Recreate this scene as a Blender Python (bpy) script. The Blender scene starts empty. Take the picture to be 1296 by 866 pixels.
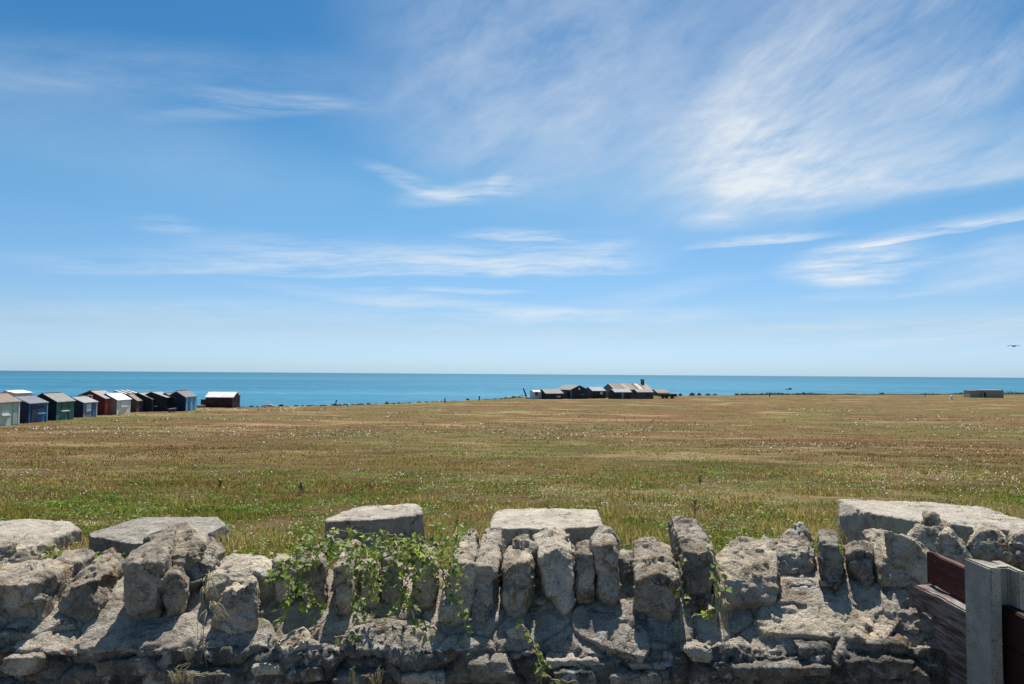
import bpy, bmesh, math, random
import numpy as np
from mathutils import Vector, Matrix
rad = math.radians
S = bpy.context.scene
COL = S.collection

# ------------------------------------------------------------------ camera
F = 900.0; CX, CY = 648.0, 433.0
EYE = Vector((0, 0, 1.7))
PITCH, ROLL = rad(2.577), rad(0.4)
fw = Vector((0, math.cos(PITCH), math.sin(PITCH)))
r0 = Vector((1, 0, 0)); u0 = Vector((0, -math.sin(PITCH), math.cos(PITCH)))
RT = r0*math.cos(ROLL) + u0*math.sin(ROLL)
UP = -r0*math.sin(ROLL) + u0*math.cos(ROLL)
cd = bpy.data.cameras.new('camera'); cam = bpy.data.objects.new('camera', cd); COL.objects.link(cam)
cd.sensor_width = 36; cd.lens = 36*F/1296; cd.clip_start = .05; cd.clip_end = 200000
M = Matrix((RT, UP, -fw)).transposed().to_4x4(); M.translation = EYE
cam.matrix_world = M
S.camera = cam

# ------------------------------------------------------------------ light
SUN_AZ, SUN_EL = 7.0, 61.0
sd = bpy.data.lights.new('sun', 'SUN'); sun = bpy.data.objects.new('sun', sd); COL.objects.link(sun)
sd.energy = 5.0; sd.angle = rad(.5); sd.color = (1, .945, .85)
sun.rotation_euler = (rad(90-SUN_EL), 0, rad(180-SUN_AZ))
S.view_settings.view_transform = 'Standard'; S.view_settings.look = 'None'
S.view_settings.exposure = 0.5; S.view_settings.gamma = 1.0; S.view_settings.use_curve_mapping = False

W = bpy.data.worlds.new('World'); S.world = W; W.use_nodes = True
nt = W.node_tree; nt.nodes.clear()

def N(nt, t, inp=None, **props):
    n = nt.nodes.new(t)
    for k, v in props.items(): setattr(n, k, v)
    for k, v in (inp or {}).items():
        s = n.inputs[k]
        if isinstance(v, bpy.types.NodeSocket): nt.links.new(v, s)
        else: s.default_value = v
    return n
def mth(nt, op, a, b=0.0, c=0.0, clamp=False):
    n = N(nt, 'ShaderNodeMath', {0: a, 1: b, 2: c}, operation=op); n.use_clamp = clamp
    return n.outputs[0]
def mixc(nt, fac, a, b, bt='MIX'):
    n = N(nt, 'ShaderNodeMix', data_type='RGBA', blend_type=bt)
    for s, v in ((n.inputs[0], fac), (n.inputs[6], a), (n.inputs[7], b)):
        if isinstance(v, bpy.types.NodeSocket): nt.links.new(v, s)
        else: s.default_value = v if not isinstance(v, tuple) or len(v) == 4 else (*v, 1)
    return n.outputs[2]
def ramp(nt, fac, stops, interp='LINEAR'):
    n = N(nt, 'ShaderNodeValToRGB', {0: fac}); cr = n.color_ramp; cr.interpolation = interp
    while len(cr.elements) < len(stops): cr.elements.new(.5)
    for e, (p, c) in zip(cr.elements, stops):
        e.position = p; e.color = (c, c, c, 1) if isinstance(c, (int, float)) else (*c, 1)
    return n.outputs[0]
def noise(nt, vec, scale, detail=4.0, rough=.55, dist=0.0, w=None):
    n = N(nt, 'ShaderNodeTexNoise', {'Vector': vec, 'Scale': scale, 'Detail': detail, 'Roughness': rough, 'Distortion': dist})
    return n.outputs[0]

sky = N(nt, 'ShaderNodeTexSky', sky_type='NISHITA', sun_disc=False)
sky.sun_elevation = rad(SUN_EL); sky.sun_rotation = rad(SUN_AZ)
sky.air_density = 1.0; sky.dust_density = .35; sky.ozone_density = 2.2; sky.altitude = 0
skyc = N(nt, 'ShaderNodeHueSaturation', {'Saturation': 1.22, 'Value': 1.0, 'Color': sky.outputs[0]}).outputs[0]
_z = N(nt, 'ShaderNodeSeparateXYZ', {0: N(nt, 'ShaderNodeTexCoord').outputs['Generated']}).outputs[2]
# summer haze: pale blue at the horizon, deep blue above, unseen sky overhead brightened to add fill
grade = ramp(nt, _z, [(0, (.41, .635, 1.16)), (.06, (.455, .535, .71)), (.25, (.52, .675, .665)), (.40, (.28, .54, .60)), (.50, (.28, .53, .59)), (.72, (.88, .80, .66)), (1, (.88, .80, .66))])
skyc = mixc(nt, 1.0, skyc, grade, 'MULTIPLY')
# high thin cirrus, laid out in azimuth / elevation of the sky
geo = N(nt, 'ShaderNodeTexCoord').outputs['Generated']
sx = N(nt, 'ShaderNodeSeparateXYZ', {0: geo})
az = mth(nt, 'ARCTAN2', sx.outputs[0], sx.outputs[1]); el = mth(nt, 'ARCSINE', sx.outputs[2])
ae0 = N(nt, 'ShaderNodeCombineXYZ', {0: az, 1: el, 2: 0.0}).outputs[0]
wn = N(nt, 'ShaderNodeTexNoise', {'Vector': ae0, 'Scale': 5.0, 'Detail': 3.0})
wv = N(nt, 'ShaderNodeVectorMath', {0: wn.outputs[1], 1: (.5, .5, .5)}, operation='SUBTRACT').outputs[0]
wv = N(nt, 'ShaderNodeVectorMath', {0: wv, 1: (.07, .025, 0)}, operation='MULTIPLY').outputs[0]
ae = N(nt, 'ShaderNodeVectorMath', {0: ae0, 1: wv}, operation='ADD').outputs[0]
def ang(px, py):
    return math.atan((px-648)/F), math.atan((474-py)/math.hypot(F, px-648))
# px, py, half-width px, half-height px, tilt deg (counter-clockwise), opacity, noise scale, noise low cut
CL = [  # px, py, half-width, half-height, tilt deg counter-clockwise, opacity, noise family, hard lower edge
    (640, 60, 200, 150, -30, .55, 'veil', 0), (800, 60, 300, 150, 14, .62, 'veil', 0), (1080, 60, 340, 120, 22, .50, 'fan', 0), (1000, 120, 250, 80, 38, .48, 'fan', 0), (930, 190, 120, 90, -40, .60, 'hook', 0),
    (1000, 246, 150, 90, -3, .75, 'hook', 1), (1180, 250, 250, 130, 4, .58, 'fan', 1), (1150, 245, 220, 60, 2, .60, 'hook', 1), (1235, 92, 100, 26, 22, .60, 'fan', 0),
    (520, 232, 80, 11, -14, .70, 'thin', 0), (590, 243, 90, 14, 8, .80, 'thin', 0), (630, 228, 24, 10, 40, .5, 'thin', 0), (500, 150, 150, 50, -20, .22, 'veil', 0),
    (350, 128, 110, 12, 3, .55, 'thin', 0), (280, 145, 90, 9, 12, .30, 'thin', 0), (170, 88, 240, 34, 8, .24, 'hook', 0), (130, 170, 260, 50, -8, .24, 'veil', 0), (60, 100, 120, 16, 10, .18, 'thin', 0),
    (440, 352, 300, 40, 2, .85, 'thin', 1), (690, 350, 150, 50, 1, .95, 'thin', 1), (740, 330, 60, 12, 20, .5, 'thin', 0), (470, 330, 140, 12, 3, .4, 'thin', 0), (560, 385, 220, 10, -4, .75, 'thin', 0), (740, 398, 170, 10, 1, .6, 'thin', 0), (560, 368, 100, 4, 0, .9, 'thin', 0),
    (652, 306, 75, 13, -2, 1.3, 'thin', 1), (965, 307, 85, 11, 3, 1.5, 'thin', 1), (1082, 330, 85, 22, 4, 1.7, 'thin', 0), (1090, 352, 50, 9, 0, .6, 'thin', 0),
    (1215, 290, 170, 13, 5, 1.6, 'thin', 1), (1265, 335, 90, 26, 14, .6, 'hook', 0), (905, 280, 40, 10, 0, .7, 'thin', 0), (1130, 364, 120, 7, 4, .5, 'thin', 0), (350, 308, 130, 13, 0, .32, 'thin', 0), (200, 287, 45, 9, 0, .5, 'thin', 0),
    (830, 370, 120, 12, 8, .35, 'thin', 0), (800, 420, 800, 30, 0, .30, 'thin', 0), (1230, 415, 220, 22, 0, .32, 'thin', 0), (300, 395, 300, 14, 2, .25, 'thin', 0), (1240, 310, 60, 8, 8, .4, 'thin', 0), (60, 330, 60, 8, 0, .3, 'thin', 0)]
def family(tilt, sx, sy, seed):
    mp = N(nt, 'ShaderNodeMapping', {'Vector': ae, 'Location': (seed, seed*.7, 0), 'Rotation': (0, 0, -rad(tilt)), 'Scale': (1, 1, 1)}).outputs[0]
    mp = N(nt, 'ShaderNodeVectorMath', {0: mp, 1: (sx, sy, 1)}, operation='MULTIPLY').outputs[0]
    return noise(nt, mp, 1.0, 8.0, .68, .15)
FAM = {'thin': family(2, 6.5, 60, 3.1), 'veil': family(24, 4.5, 11, 7.7), 'fan': family(30, 6, 20, 1.3), 'hook': family(7, 6, 24, 5.9)}
LO = {'thin': .34, 'veil': .16, 'fan': .22, 'hook': .30}
HI = {'thin': .68, 'veil': .86, 'fan': .80, 'hook': .70}
tot = None
for i, (px, py, sw, sh, tl, op, fam, cut) in enumerate(CL):
    a, e = ang(px, py)
    k = math.cos(a)**2
    mp = N(nt, 'ShaderNodeMapping', {'Vector': ae, 'Location': (a, e, 0), 'Rotation': (0, 0, rad(tl)), 'Scale': (1.4*sw/F*(.5+.5*k), 1.4*sh/F, 1)}, vector_type='TEXTURE')
    g = N(nt, 'ShaderNodeTexGradient', {0: mp.outputs[0]}, gradient_type='SPHERICAL').outputs[1]
    g = N(nt, 'ShaderNodeMapRange', {0: g, 1: 0.0, 2: .75}, interpolation_type='SMOOTHSTEP').outputs[0]
    nz = N(nt, 'ShaderNodeMapRange', {0: FAM[fam], 1: LO[fam], 2: HI[fam]}).outputs[0]
    if cut:
        ly = N(nt, 'ShaderNodeSeparateXYZ', {0: mp.outputs[0]}).outputs[1]
        g = mth(nt, 'MULTIPLY', g, N(nt, 'ShaderNodeMapRange', {0: ly, 1: -.03, 2: .06}, interpolation_type='SMOOTHSTEP').outputs[0])
    c = mth(nt, 'MULTIPLY', mth(nt, 'MULTIPLY', g, nz), op*.70)
    tot = c if tot is None else mth(nt, 'ADD', tot, c)
tot = N(nt, 'ShaderNodeMapRange', {0: tot, 1: 0.0, 2: 1.1, 3: 0.0, 4: .95}, interpolation_type='LINEAR').outputs[0]
CLOUD = (5.0, 5.3, 5.6)
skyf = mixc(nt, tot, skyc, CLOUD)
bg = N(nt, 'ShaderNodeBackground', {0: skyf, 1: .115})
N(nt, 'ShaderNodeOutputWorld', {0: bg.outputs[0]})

# ------------------------------------------------------------------ helpers
def ray(px, py):
    return fw*F + RT*(px-CX) - UP*(py-CY)
def P(px, py, Y):
    d = ray(px, py); return EYE + d*(Y/d.y)
def PZ(px, py, z):
    d = ray(px, py); return EYE + d*((z-EYE.z)/d.z)

def hsh(ix, iy, iz, seed):
    h = (ix.astype(np.int64)*73856093) ^ (iy.astype(np.int64)*19349663) ^ (iz.astype(np.int64)*83492791) ^ (seed*2654435761 & 0x7fffffff)
    h = (h ^ (h >> 13)) * 1274126177 & 0x7fffffff
    h = (h ^ (h >> 15)) * 668265263 & 0x7fffffff
    return ((h ^ (h >> 11)) & 0xffffff) / float(0xffffff)
def vnoise(p, seed=0):
    f = np.floor(p); t = p-f; t = t*t*t*(t*(t*6-15)+10); i = f.astype(np.int64)
    r = 0
    for dx in (0, 1):
        wx = t[:, 0] if dx else 1-t[:, 0]
        for dy in (0, 1):
            wy = t[:, 1] if dy else 1-t[:, 1]
            for dz in (0, 1):
                wz = t[:, 2] if dz else 1-t[:, 2]
                r = r + hsh(i[:, 0]+dx, i[:, 1]+dy, i[:, 2]+dz, seed)*wx*wy*wz
    return r*2-1
def fbm(p, octs=4, seed=0, gain=.5, ridged=False):
    a, s, r = 1.0, 0.0, 0
    for o in range(octs):
        n = vnoise(p*(2.03**o)+o*17.3, seed+o)
        if ridged: n = 1-2*np.abs(n)
        r = r+n*a; s += a; a *= gain
    return r/s
def worley2(u, v, seed=0):
    iu, iv = np.floor(u).astype(np.int64), np.floor(v).astype(np.int64)
    z = np.zeros_like(iu); b1 = np.full(u.shape, 9.); b2 = b1.copy(); cid = np.zeros(u.shape)
    for du in (-1, 0, 1):
        for dv in (-1, 0, 1):
            cu, cv = iu+du, iv+dv
            d = np.hypot(u-(cu+.15+.7*hsh(cu, cv, z, seed)), v-(cv+.15+.7*hsh(cu, cv, z+1, seed)))
            c = hsh(cu, cv, z+2, seed)
            m = d < b1
            b2 = np.where(m, b1, np.minimum(b2, d)); cid = np.where(m, c, cid); b1 = np.where(m, d, b1)
    return b1, b2, cid

def mesh_np(name, co, quads=None, tris=None, smooth=False):
    me = bpy.data.meshes.new(name)
    co = np.asarray(co, np.float32); me.vertices.add(len(co)); me.vertices.foreach_set('co', co.ravel())
    parts, starts, n = [], [], 0
    for arr, k in ((quads, 4), (tris, 3)):
        if arr is not None and len(arr):
            arr = np.asarray(arr, np.int32); parts.append(arr.ravel()); starts.append(n+np.arange(len(arr))*k); n += arr.size
    me.loops.add(n); me.loops.foreach_set('vertex_index', np.concatenate(parts))
    st = np.concatenate(starts).astype(np.int32)
    me.polygons.add(len(st)); me.polygons.foreach_set('loop_start', st)
    me.update(calc_edges=True); me.validate()
    if smooth: me.polygons.foreach_set('use_smooth', np.ones(len(me.polygons), bool))
    return me
def grid_quads(nr, nc):
    a = np.arange(nr*nc).reshape(nr, nc)
    return np.stack([a[:-1, :-1], a[:-1, 1:], a[1:, 1:], a[1:, :-1]], -1).reshape(-1, 4)
def link(name, me, mats, parent=None, loc=None):
    o = bpy.data.objects.new(name, me); COL.objects.link(o)
    for m in (mats if isinstance(mats, (list, tuple)) else [mats]):
        me.materials.append(m)
    if parent: o.parent = parent
    if loc is not None: o.location = loc
    return o
def tag(o, label=None, cat=None, group=None, kind=None):
    if label: o['label'] = label
    if cat: o['category'] = cat
    if group: o['group'] = group
    if kind: o['kind'] = kind
    return o
def thing(name, loc, label, cat, group=None, rz=0):
    o = bpy.data.objects.new(name, None); COL.objects.link(o); o.location = loc; o.rotation_euler = (0, 0, rz); o.empty_display_size = .2
    return tag(o, label, cat, group)
def box_bm(bm, x0, x1, y0, y1, z0, z1):
    v = [bm.verts.new((x, y, z)) for z in (z0, z1) for x, y in ((x0, y0), (x1, y0), (x1, y1), (x0, y1))]
    for f in ((0, 3, 2, 1), (4, 5, 6, 7), (0, 1, 5, 4), (1, 2, 6, 5), (2, 3, 7, 6), (3, 0, 4, 7)): bm.faces.new([v[i] for i in f])
    return v
def prism_bm(bm, prof, y0, y1, axis='y'):
    # profile in (x, z), swept along y
    a = [bm.verts.new((x, y0, z)) for x, z in prof]; b = [bm.verts.new((x, y1, z)) for x, z in prof]; n = len(prof)
    bm.faces.new(a); bm.faces.new(b[::-1])
    for i in range(n): bm.faces.new((a[i], b[i], b[(i+1) % n], a[(i+1) % n]))
def bm_obj(name, bm, m, parent=None, bevel=0.0, loc=None):
    bmesh.ops.recalc_face_normals(bm, faces=bm.faces)
    if bevel: bmesh.ops.bevel(bm, geom=list(bm.edges), offset=bevel, segments=1, affect='EDGES')
    me = bpy.data.meshes.new(name); bm.to_mesh(me); bm.free()
    return link(name, me, m, parent, loc)
def box(name, m, parent, x0, x1, y0, y1, z0, z1, bevel=0.0):
    bm = bmesh.new(); box_bm(bm, x0, x1, y0, y1, z0, z1); return bm_obj(name, bm, m, parent, bevel)
def tube(path, r0, r1=None, seg=6):
    path = [Vector(p) for p in path]; n = len(path); r1 = r0 if r1 is None else r1
    co, q = [], []
    for i, p in enumerate(path):
        t = (path[min(i+1, n-1)]-path[max(i-1, 0)]).normalized()
        a = t.orthogonal().normalized() if i == 0 else (a - t*a.dot(t)).normalized()
        b = t.cross(a); r = r0+(r1-r0)*i/max(1, n-1)
        for k in range(seg):
            w = 2*math.pi*k/seg; co.append(p+(a*math.cos(w)+b*math.sin(w))*r)
    for i in range(n-1):
        for k in range(seg):
            k2 = (k+1) % seg; q.append((i*seg+k, i*seg+k2, (i+1)*seg+k2, (i+1)*seg+k))
    return np.array(co), np.array(q)
def join(chunks):
    co, q, n = [], [], 0
    for c, f in chunks:
        co.append(c); q.append(np.asarray(f)+n); n += len(c)
    return np.concatenate(co), np.concatenate(q)

# ------------------------------------------------------------------ materials
def new_mat(name):
    m = bpy.data.materials.new(name); m.use_nodes = True; t = m.node_tree; t.nodes.clear()
    out = N(t, 'ShaderNodeOutputMaterial'); return m, t, out
def bsdf(t, out, col, rough=.85, normal=None, spec=.25, **kw):
    inp = {'Base Color': col if isinstance(col, bpy.types.NodeSocket) else (*col, 1), 'Roughness': rough, 'Specular IOR Level': spec}
    if normal is not None: inp['Normal'] = normal
    inp.update(kw)
    b = N(t, 'ShaderNodeBsdfPrincipled', inp); t.links.new(b.outputs[0], out.inputs[0]); return b

def stone_mat(name, light, dark, stain=.5, orange=.5, scale=1.0, bump=.8, white=.5, cracks=.8):
    m, t, out = new_mat(name)
    tc = N(t, 'ShaderNodeTexCoord').outputs['Object']
    rnd = N(t, 'ShaderNodeObjectInfo').outputs['Random']
    off = N(t, 'ShaderNodeCombineXYZ', {0: mth(t, 'MULTIPLY', rnd, 37.0), 1: mth(t, 'MULTIPLY', rnd, 13.0), 2: 0.0}).outputs[0]
    p = N(t, 'ShaderNodeVectorMath', {0: tc, 1: off}, operation='ADD').outputs[0]
    p = N(t, 'ShaderNodeVectorMath', {0: p, 'Scale': scale}, operation='SCALE').outputs[0]
    base = mixc(t, ramp(t, noise(t, p, 7, 6, .65), [(.36, 0), (.64, 1)]), dark, light)
    tint = ramp(t, rnd, [(0, (.66, .65, .64)), (.3, (.86, .85, .84)), (.6, (1.0, .97, .92)), (1, (1.12, 1.09, 1.02))])
    base = mixc(t, 1.0, base, tint, 'MULTIPLY')
    big = noise(t, p, 9, 8, .72, .4)
    base = mixc(t, mth(t, 'MULTIPLY', ramp(t, big, [(.50, 0), (.62, 1)]), stain), base, (.075, .068, .058))
    wl = ramp(t, noise(t, N(t, 'ShaderNodeVectorMath', {0: p, 1: (5, 9, 2)}, operation='ADD').outputs[0], 13, 6, .68, .3), [(.56, 0), (.63, 1)])
    base = mixc(t, mth(t, 'MULTIPLY', wl, white), base, (.60, .60, .57))
    om = mth(t, 'MULTIPLY', ramp(t, noise(t, p, 24, 5, .7), [(.53, 0), (.60, 1)]), ramp(t, noise(t, N(t, 'ShaderNodeVectorMath', {0: p, 1: (3, 1, 7)}, operation='ADD').outputs[0], 3.2, 2, .5), [(.54, 0), (.64, 1)]))
    base = mixc(t, mth(t, 'MULTIPLY', om, orange), base, (.36, .17, .045))
    sp = noise(t, p, 85, 5, .75)
    base = mixc(t, ramp(t, sp, [(.33, .8), (.44, 0)]), base, (.07, .065, .06))
    base = mixc(t, ramp(t, sp, [(.60, 0), (.74, .55)]), base, (.58, .56, .52))
    wp = N(t, 'ShaderNodeVectorMath', {0: p, 1: N(t, 'ShaderNodeVectorMath', {0: N(t, 'ShaderNodeTexNoise', {'Vector': p, 'Scale': 9.0, 'Detail': 5.0, 'Roughness': .7}).outputs[1], 'Scale': .22}, operation='SCALE').outputs[0]}, operation='ADD').outputs[0]
    ck = N(t, 'ShaderNodeTexVoronoi', {'Vector': wp, 'Scale': 5.5}, feature='DISTANCE_TO_EDGE').outputs[0]
    crk = mth(t, 'MULTIPLY', ramp(t, ck, [(.0, 1), (.035, 0)]), ramp(t, noise(t, p, 5, 3), [(.48, 0), (.58, 1)]))
    base = mixc(t, mth(t, 'MULTIPLY', crk, cracks), base, (.05, .045, .04))
    gr = noise(t, p, 170, 4, .8)
    base = mixc(t, ramp(t, gr, [(.34, .75), (.46, 0)]), base, (.06, .055, .05)); base = mixc(t, ramp(t, gr, [(.56, 0), (.68, .5)]), base, (.66, .63, .57))
    vor = N(t, 'ShaderNodeTexVoronoi', {'Vector': p, 'Scale': 60.0}).outputs[0]
    pit = ramp(t, vor, [(.10, 0), (.32, 1)])
    hgt = mth(t, 'ADD', mth(t, 'MULTIPLY', noise(t, p, 26, 9, .74), 1.0), mth(t, 'ADD', mth(t, 'MULTIPLY', pit, .12), mth(t, 'ADD', mth(t, 'MULTIPLY', gr, .16), mth(t, 'MULTIPLY', crk, -.35*cracks))))
    nb = N(t, 'ShaderNodeBump', {'Strength': bump, 'Distance': .05/scale, 'Height': hgt}).outputs[0]
    bsdf(t, out, base, .92, nb, .15); return m
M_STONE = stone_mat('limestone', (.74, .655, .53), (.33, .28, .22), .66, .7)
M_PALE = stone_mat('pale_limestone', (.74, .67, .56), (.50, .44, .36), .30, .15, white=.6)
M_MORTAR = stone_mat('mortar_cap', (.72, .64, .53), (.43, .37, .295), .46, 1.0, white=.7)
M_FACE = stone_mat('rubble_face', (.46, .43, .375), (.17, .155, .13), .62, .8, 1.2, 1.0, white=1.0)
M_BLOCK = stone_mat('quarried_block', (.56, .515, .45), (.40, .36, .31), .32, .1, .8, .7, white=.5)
M_CONC = stone_mat('concrete', (.37, .355, .315), (.28, .265, .235), .25, .08, 1.6, .3, white=.2, cracks=0.0)

def paint(name, col, rough=.6, var=.25, planks=None, axis='Z', streak=.25, metal=0.0):
    m, t, out = new_mat(name); tc = N(t, 'ShaderNodeTexCoord').outputs['Object']
    n1 = noise(t, tc, 1.7, 5, .6)
    c = mixc(t, ramp(t, n1, [(.3, 0), (.7, 1)]), tuple(x*(1-var) for x in col), tuple(min(1, x*(1+var*.5)) for x in col))
    mp = N(t, 'ShaderNodeMapping', {'Vector': tc, 'Scale': (6, 6, .6) if axis == 'Z' else (.6, 6, 6)}).outputs[0]
    c = mixc(t, mth(t, 'MULTIPLY', ramp(t, noise(t, mp, 1.5, 4, .6), [(.5, 0), (.75, 1)]), streak), c, tuple(x*.45 for x in col))
    nb = None
    if planks:
        s = N(t, 'ShaderNodeSeparateXYZ', {0: tc})
        co = s.outputs[2] if axis == 'Z' else mth(t, 'ADD', s.outputs[0], s.outputs[1])
        fr = mth(t, 'FRACT', mth(t, 'DIVIDE', co, planks))
        g = ramp(t, fr, [(0, 0), (.10, 1), (.9, 1), (1, 0)])
        nb = N(t, 'ShaderNodeBump', {'Strength': .8, 'Distance': .03, 'Height': g}).outputs[0]
        c = mixc(t, ramp(t, fr, [(0, .6), (.08, 0)]), c, tuple(x*.3 for x in col))
    b = bsdf(t, out, c, rough, nb, .3); b.inputs['Metallic'].default_value = metal
    return m
def roof_mat(name, col, pitch=.35, rough=.8):
    m, t, out = new_mat(name); tc = N(t, 'ShaderNodeTexCoord').outputs['Object']
    s = N(t, 'ShaderNodeSeparateXYZ', {0: tc})
    fr = mth(t, 'FRACT', mth(t, 'DIVIDE', s.outputs[1], pitch))
    n1 = noise(t, tc, 1.6, 6, .65)
    c = mixc(t, ramp(t, n1, [(.35, 0), (.65, 1)]), tuple(x*.72 for x in col), col)
    c = mixc(t, ramp(t, fr, [(0, .5), (.12, 0)]), c, tuple(x*.5 for x in col))
    nb = N(t, 'ShaderNodeBump', {'Strength': .5, 'Distance': .03, 'Height': fr}).outputs[0]
    bsdf(t, out, c, rough, nb, .2); return m
def plain(name, col, rough=.6, spec=.3):
    m, t, out = new_mat(name); tc = N(t, 'ShaderNodeTexCoord').outputs['Object']
    c = mixc(t, noise(t, tc, 5, 4), tuple(x*.82 for x in col), tuple(min(1, x*1.12) for x in col))
    bsdf(t, out, c, rough, None, spec); return m
def leaf_mat(name, c1, c2, trans=.45, attr='tint'):
    m, t, out = new_mat(name)
    a = N(t, 'ShaderNodeAttribute', attribute_name=attr).outputs['Fac'] if attr else N(t, 'ShaderNodeObjectInfo').outputs['Random']
    c = mixc(t, a, c1, c2)
    d = N(t, 'ShaderNodeBsdfPrincipled', {'Base Color': c, 'Roughness': .5, 'Specular IOR Level': .35})
    tr = N(t, 'ShaderNodeBsdfTranslucent', {0: mixc(t, 1.0, c, (1.3, 1.5, .5), 'MULTIPLY')})
    mx = N(t, 'ShaderNodeMixShader', {0: trans, 1: d.outputs[0], 2: tr.outputs[0]})
    t.links.new(mx.outputs[0], out.inputs[0]); return m

# ------------------------------------------------------------------ terrain
HY = np.array([-200, -20, 2.95, 3.15, 5, 10, 20, 35, 54, 94, 200, 300, 600.])
HH = np.array([1.9, 1.78, 1.72, 1.32, 1.38, 1.85, 2.55, 3.40, 4.28, 5.12, 6.1, 6.6, 8.0])
ET = np.array([-3, -1.2, -.80, -.60, -.43, -.276, -.10, .013, .08, .22, .36, .72, 1.2, 3])
EY = np.array([58, 62, 78, 92, 104, 114, 138, 176, 212, 214, 235, 275, 320, 330.])
YS = np.concatenate([np.linspace(-200, 900, 8000)])
HS = np.interp(YS, HY, HH); k = np.ones(9)/9
for _ in range(2): HS[1600:] = np.convolve(np.pad(HS[1600:], 4, 'edge'), k, 'valid')
def gnd(x, y):
    x = np.asarray(x, float); y = np.asarray(y, float)
    h = np.where(y < 4.5, np.interp(y, HY, HH), np.interp(y, YS, HS))
    pts = np.stack([x*.12, y*.12, np.zeros_like(x)], -1).reshape(-1, 3)
    und = (vnoise(pts, 5).reshape(x.shape)*.05)*np.clip((y-8)/20, 0, 1)
    return EYE.z-h+und
def edgeY(x, y):
    t = x/np.maximum(y, 20); e = np.interp(t, ET, EY)
    n = vnoise(np.stack([x*.08, y*0, y*0], -1).reshape(-1, 3), 9).reshape(x.shape)
    return e+n*2.0
def ground_hit(px, py):
    d = ray(px, py); d = d/d.y
    lo, hi = 3.2, 400.0
    ys = np.geomspace(3.3, 400, 3000); z = EYE.z+d.z*ys; g = gnd(d.x*ys, ys)
    i = int(np.argmax(z < g)); return EYE+d*float(ys[i])
tt = np.concatenate([np.linspace(-3, -.9, 50)[:-1], np.linspace(-.9, .9, 330), np.linspace(.9, 3, 50)[1:]])
yy = np.concatenate([np.linspace(-60, 2.8, 26), np.linspace(2.96, 3.2, 8), np.geomspace(3.3, 60, 150), np.geomspace(61, 420, 230)])
T, Yg = np.meshgrid(tt, yy); X = T*np.where(Yg > 0, Yg+4, 4-Yg*.5)
Z = gnd(X, Yg); ee = edgeY(X, Yg)
tz = vnoise(np.stack([X*.9, Yg*.9, Z*0], -1).reshape(-1, 3), 12).reshape(X.shape)*.03*np.clip((Yg-4)/4, 0, 1)
drop = np.clip((Yg-ee)/7, 0, 1); Z = Z+tz - 20*drop**1.3
me = mesh_np('ground', np.stack([X, Yg, Z], -1).reshape(-1, 3), grid_quads(len(yy), len(tt)), smooth=True)
m, t, out = new_mat('meadow')
pos = N(t, 'ShaderNodeNewGeometry').outputs['Position']; s = N(t, 'ShaderNodeSeparateXYZ', {0: pos})
far = N(t, 'ShaderNodeMapRange', {0: s.outputs[1], 1: 8.0, 2: 30.0}).outputs[0]
n_big = noise(t, pos, .045, 6, .62, .6); n_mid = noise(t, pos, .5, 6, .66); n_fine = noise(t, pos, 5, 6, .75)
brown = mixc(t, ramp(t, n_mid, [(.35, 0), (.65, 1)]), (.105, .062, .030), (.205, .130, .062))
green = mixc(t, ramp(t, n_mid, [(.35, 0), (.65, 1)]), (.085, .092, .026), (.175, .150, .055))
gf = ramp(t, mth(t, 'ADD', mth(t, 'MULTIPLY', n_big, .75), mth(t, 'MULTIPLY', n_mid, .30)), [(.47, 0), (.58, 1)])
col = mixc(t, mth(t, 'MULTIPLY', gf, .85), brown, green)
col = mixc(t, ramp(t, n_fine, [(.36, .75), (.52, 0)]), col, (.075, .058, .028))
col = mixc(t, ramp(t, n_fine, [(.56, 0), (.75, .7)]), col, (.42, .34, .19))
red = ramp(t, noise(t, N(t, 'ShaderNodeMapping', {'Vector': pos, 'Scale': (.35, 1, 1), 'Location': (4, 9, 0)}).outputs[0], .10, 5, .6), [(.5, 0), (.66, 1)])
col = mixc(t, mth(t, 'MULTIPLY', red, .75), col, (.165, .085, .040))
straw = ramp(t, noise(t, N(t, 'ShaderNodeMapping', {'Vector': pos, 'Scale': (.55, 1, 1), 'Location': (17, 3, 0)}).outputs[0], .16, 7, .68, .3), [(.52, 0), (.66, 1)])
col = mixc(t, mth(t, 'MULTIPLY', straw, .75), col, (.33, .255, .135))
dk = ramp(t, noise(t, N(t, 'ShaderNodeMapping', {'Vector': pos, 'Scale': (.6, 1, 1), 'Location': (2, 31, 0)}).outputs[0], .22, 7, .7, .3), [(.52, 0), (.68, 1)])
col = mixc(t, mth(t, 'MULTIPLY', dk, .6), col, (.060, .048, .020))
# trodden bare track across the far field
wob = mth(t, 'MULTIPLY', mth(t, 'SUBTRACT', noise(t, pos, .03, 2), .5), 14.0)
dl = mth(t, 'ABSOLUTE', mth(t, 'ADD', mth(t, 'SUBTRACT', s.outputs[1], 80.0), mth(t, 'ADD', mth(t, 'MULTIPLY', wob, .05), mth(t, 'MULTIPLY', s.outputs[0], .35))))
trk = mth(t, 'MULTIPLY', ramp(t, mth(t, 'MULTIPLY', dl, .25), [(.2, 1), (.45, 0)]), N(t, 'ShaderNodeMapRange', {0: s.outputs[0], 1: -6.0, 2: 3.0}).outputs[0])
trk = mth(t, 'MULTIPLY', trk, N(t, 'ShaderNodeMapRange', {0: s.outputs[0], 1: 24.0, 2: 10.0}).outputs[0])
col = mixc(t, mth(t, 'MULTIPLY', trk, .7), col, (.30, .185, .10))
near_bounce = N(t, 'ShaderNodeMapRange', {0: s.outputs[1], 1: 2.6, 2: 2.4}).outputs[0]   # unseen pale gravel on the near side, added to bounce light onto the wall
col = mixc(t, near_bounce, col, mixc(t, n_fine, (.24, .215, .17), (.32, .285, .23)))
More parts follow.
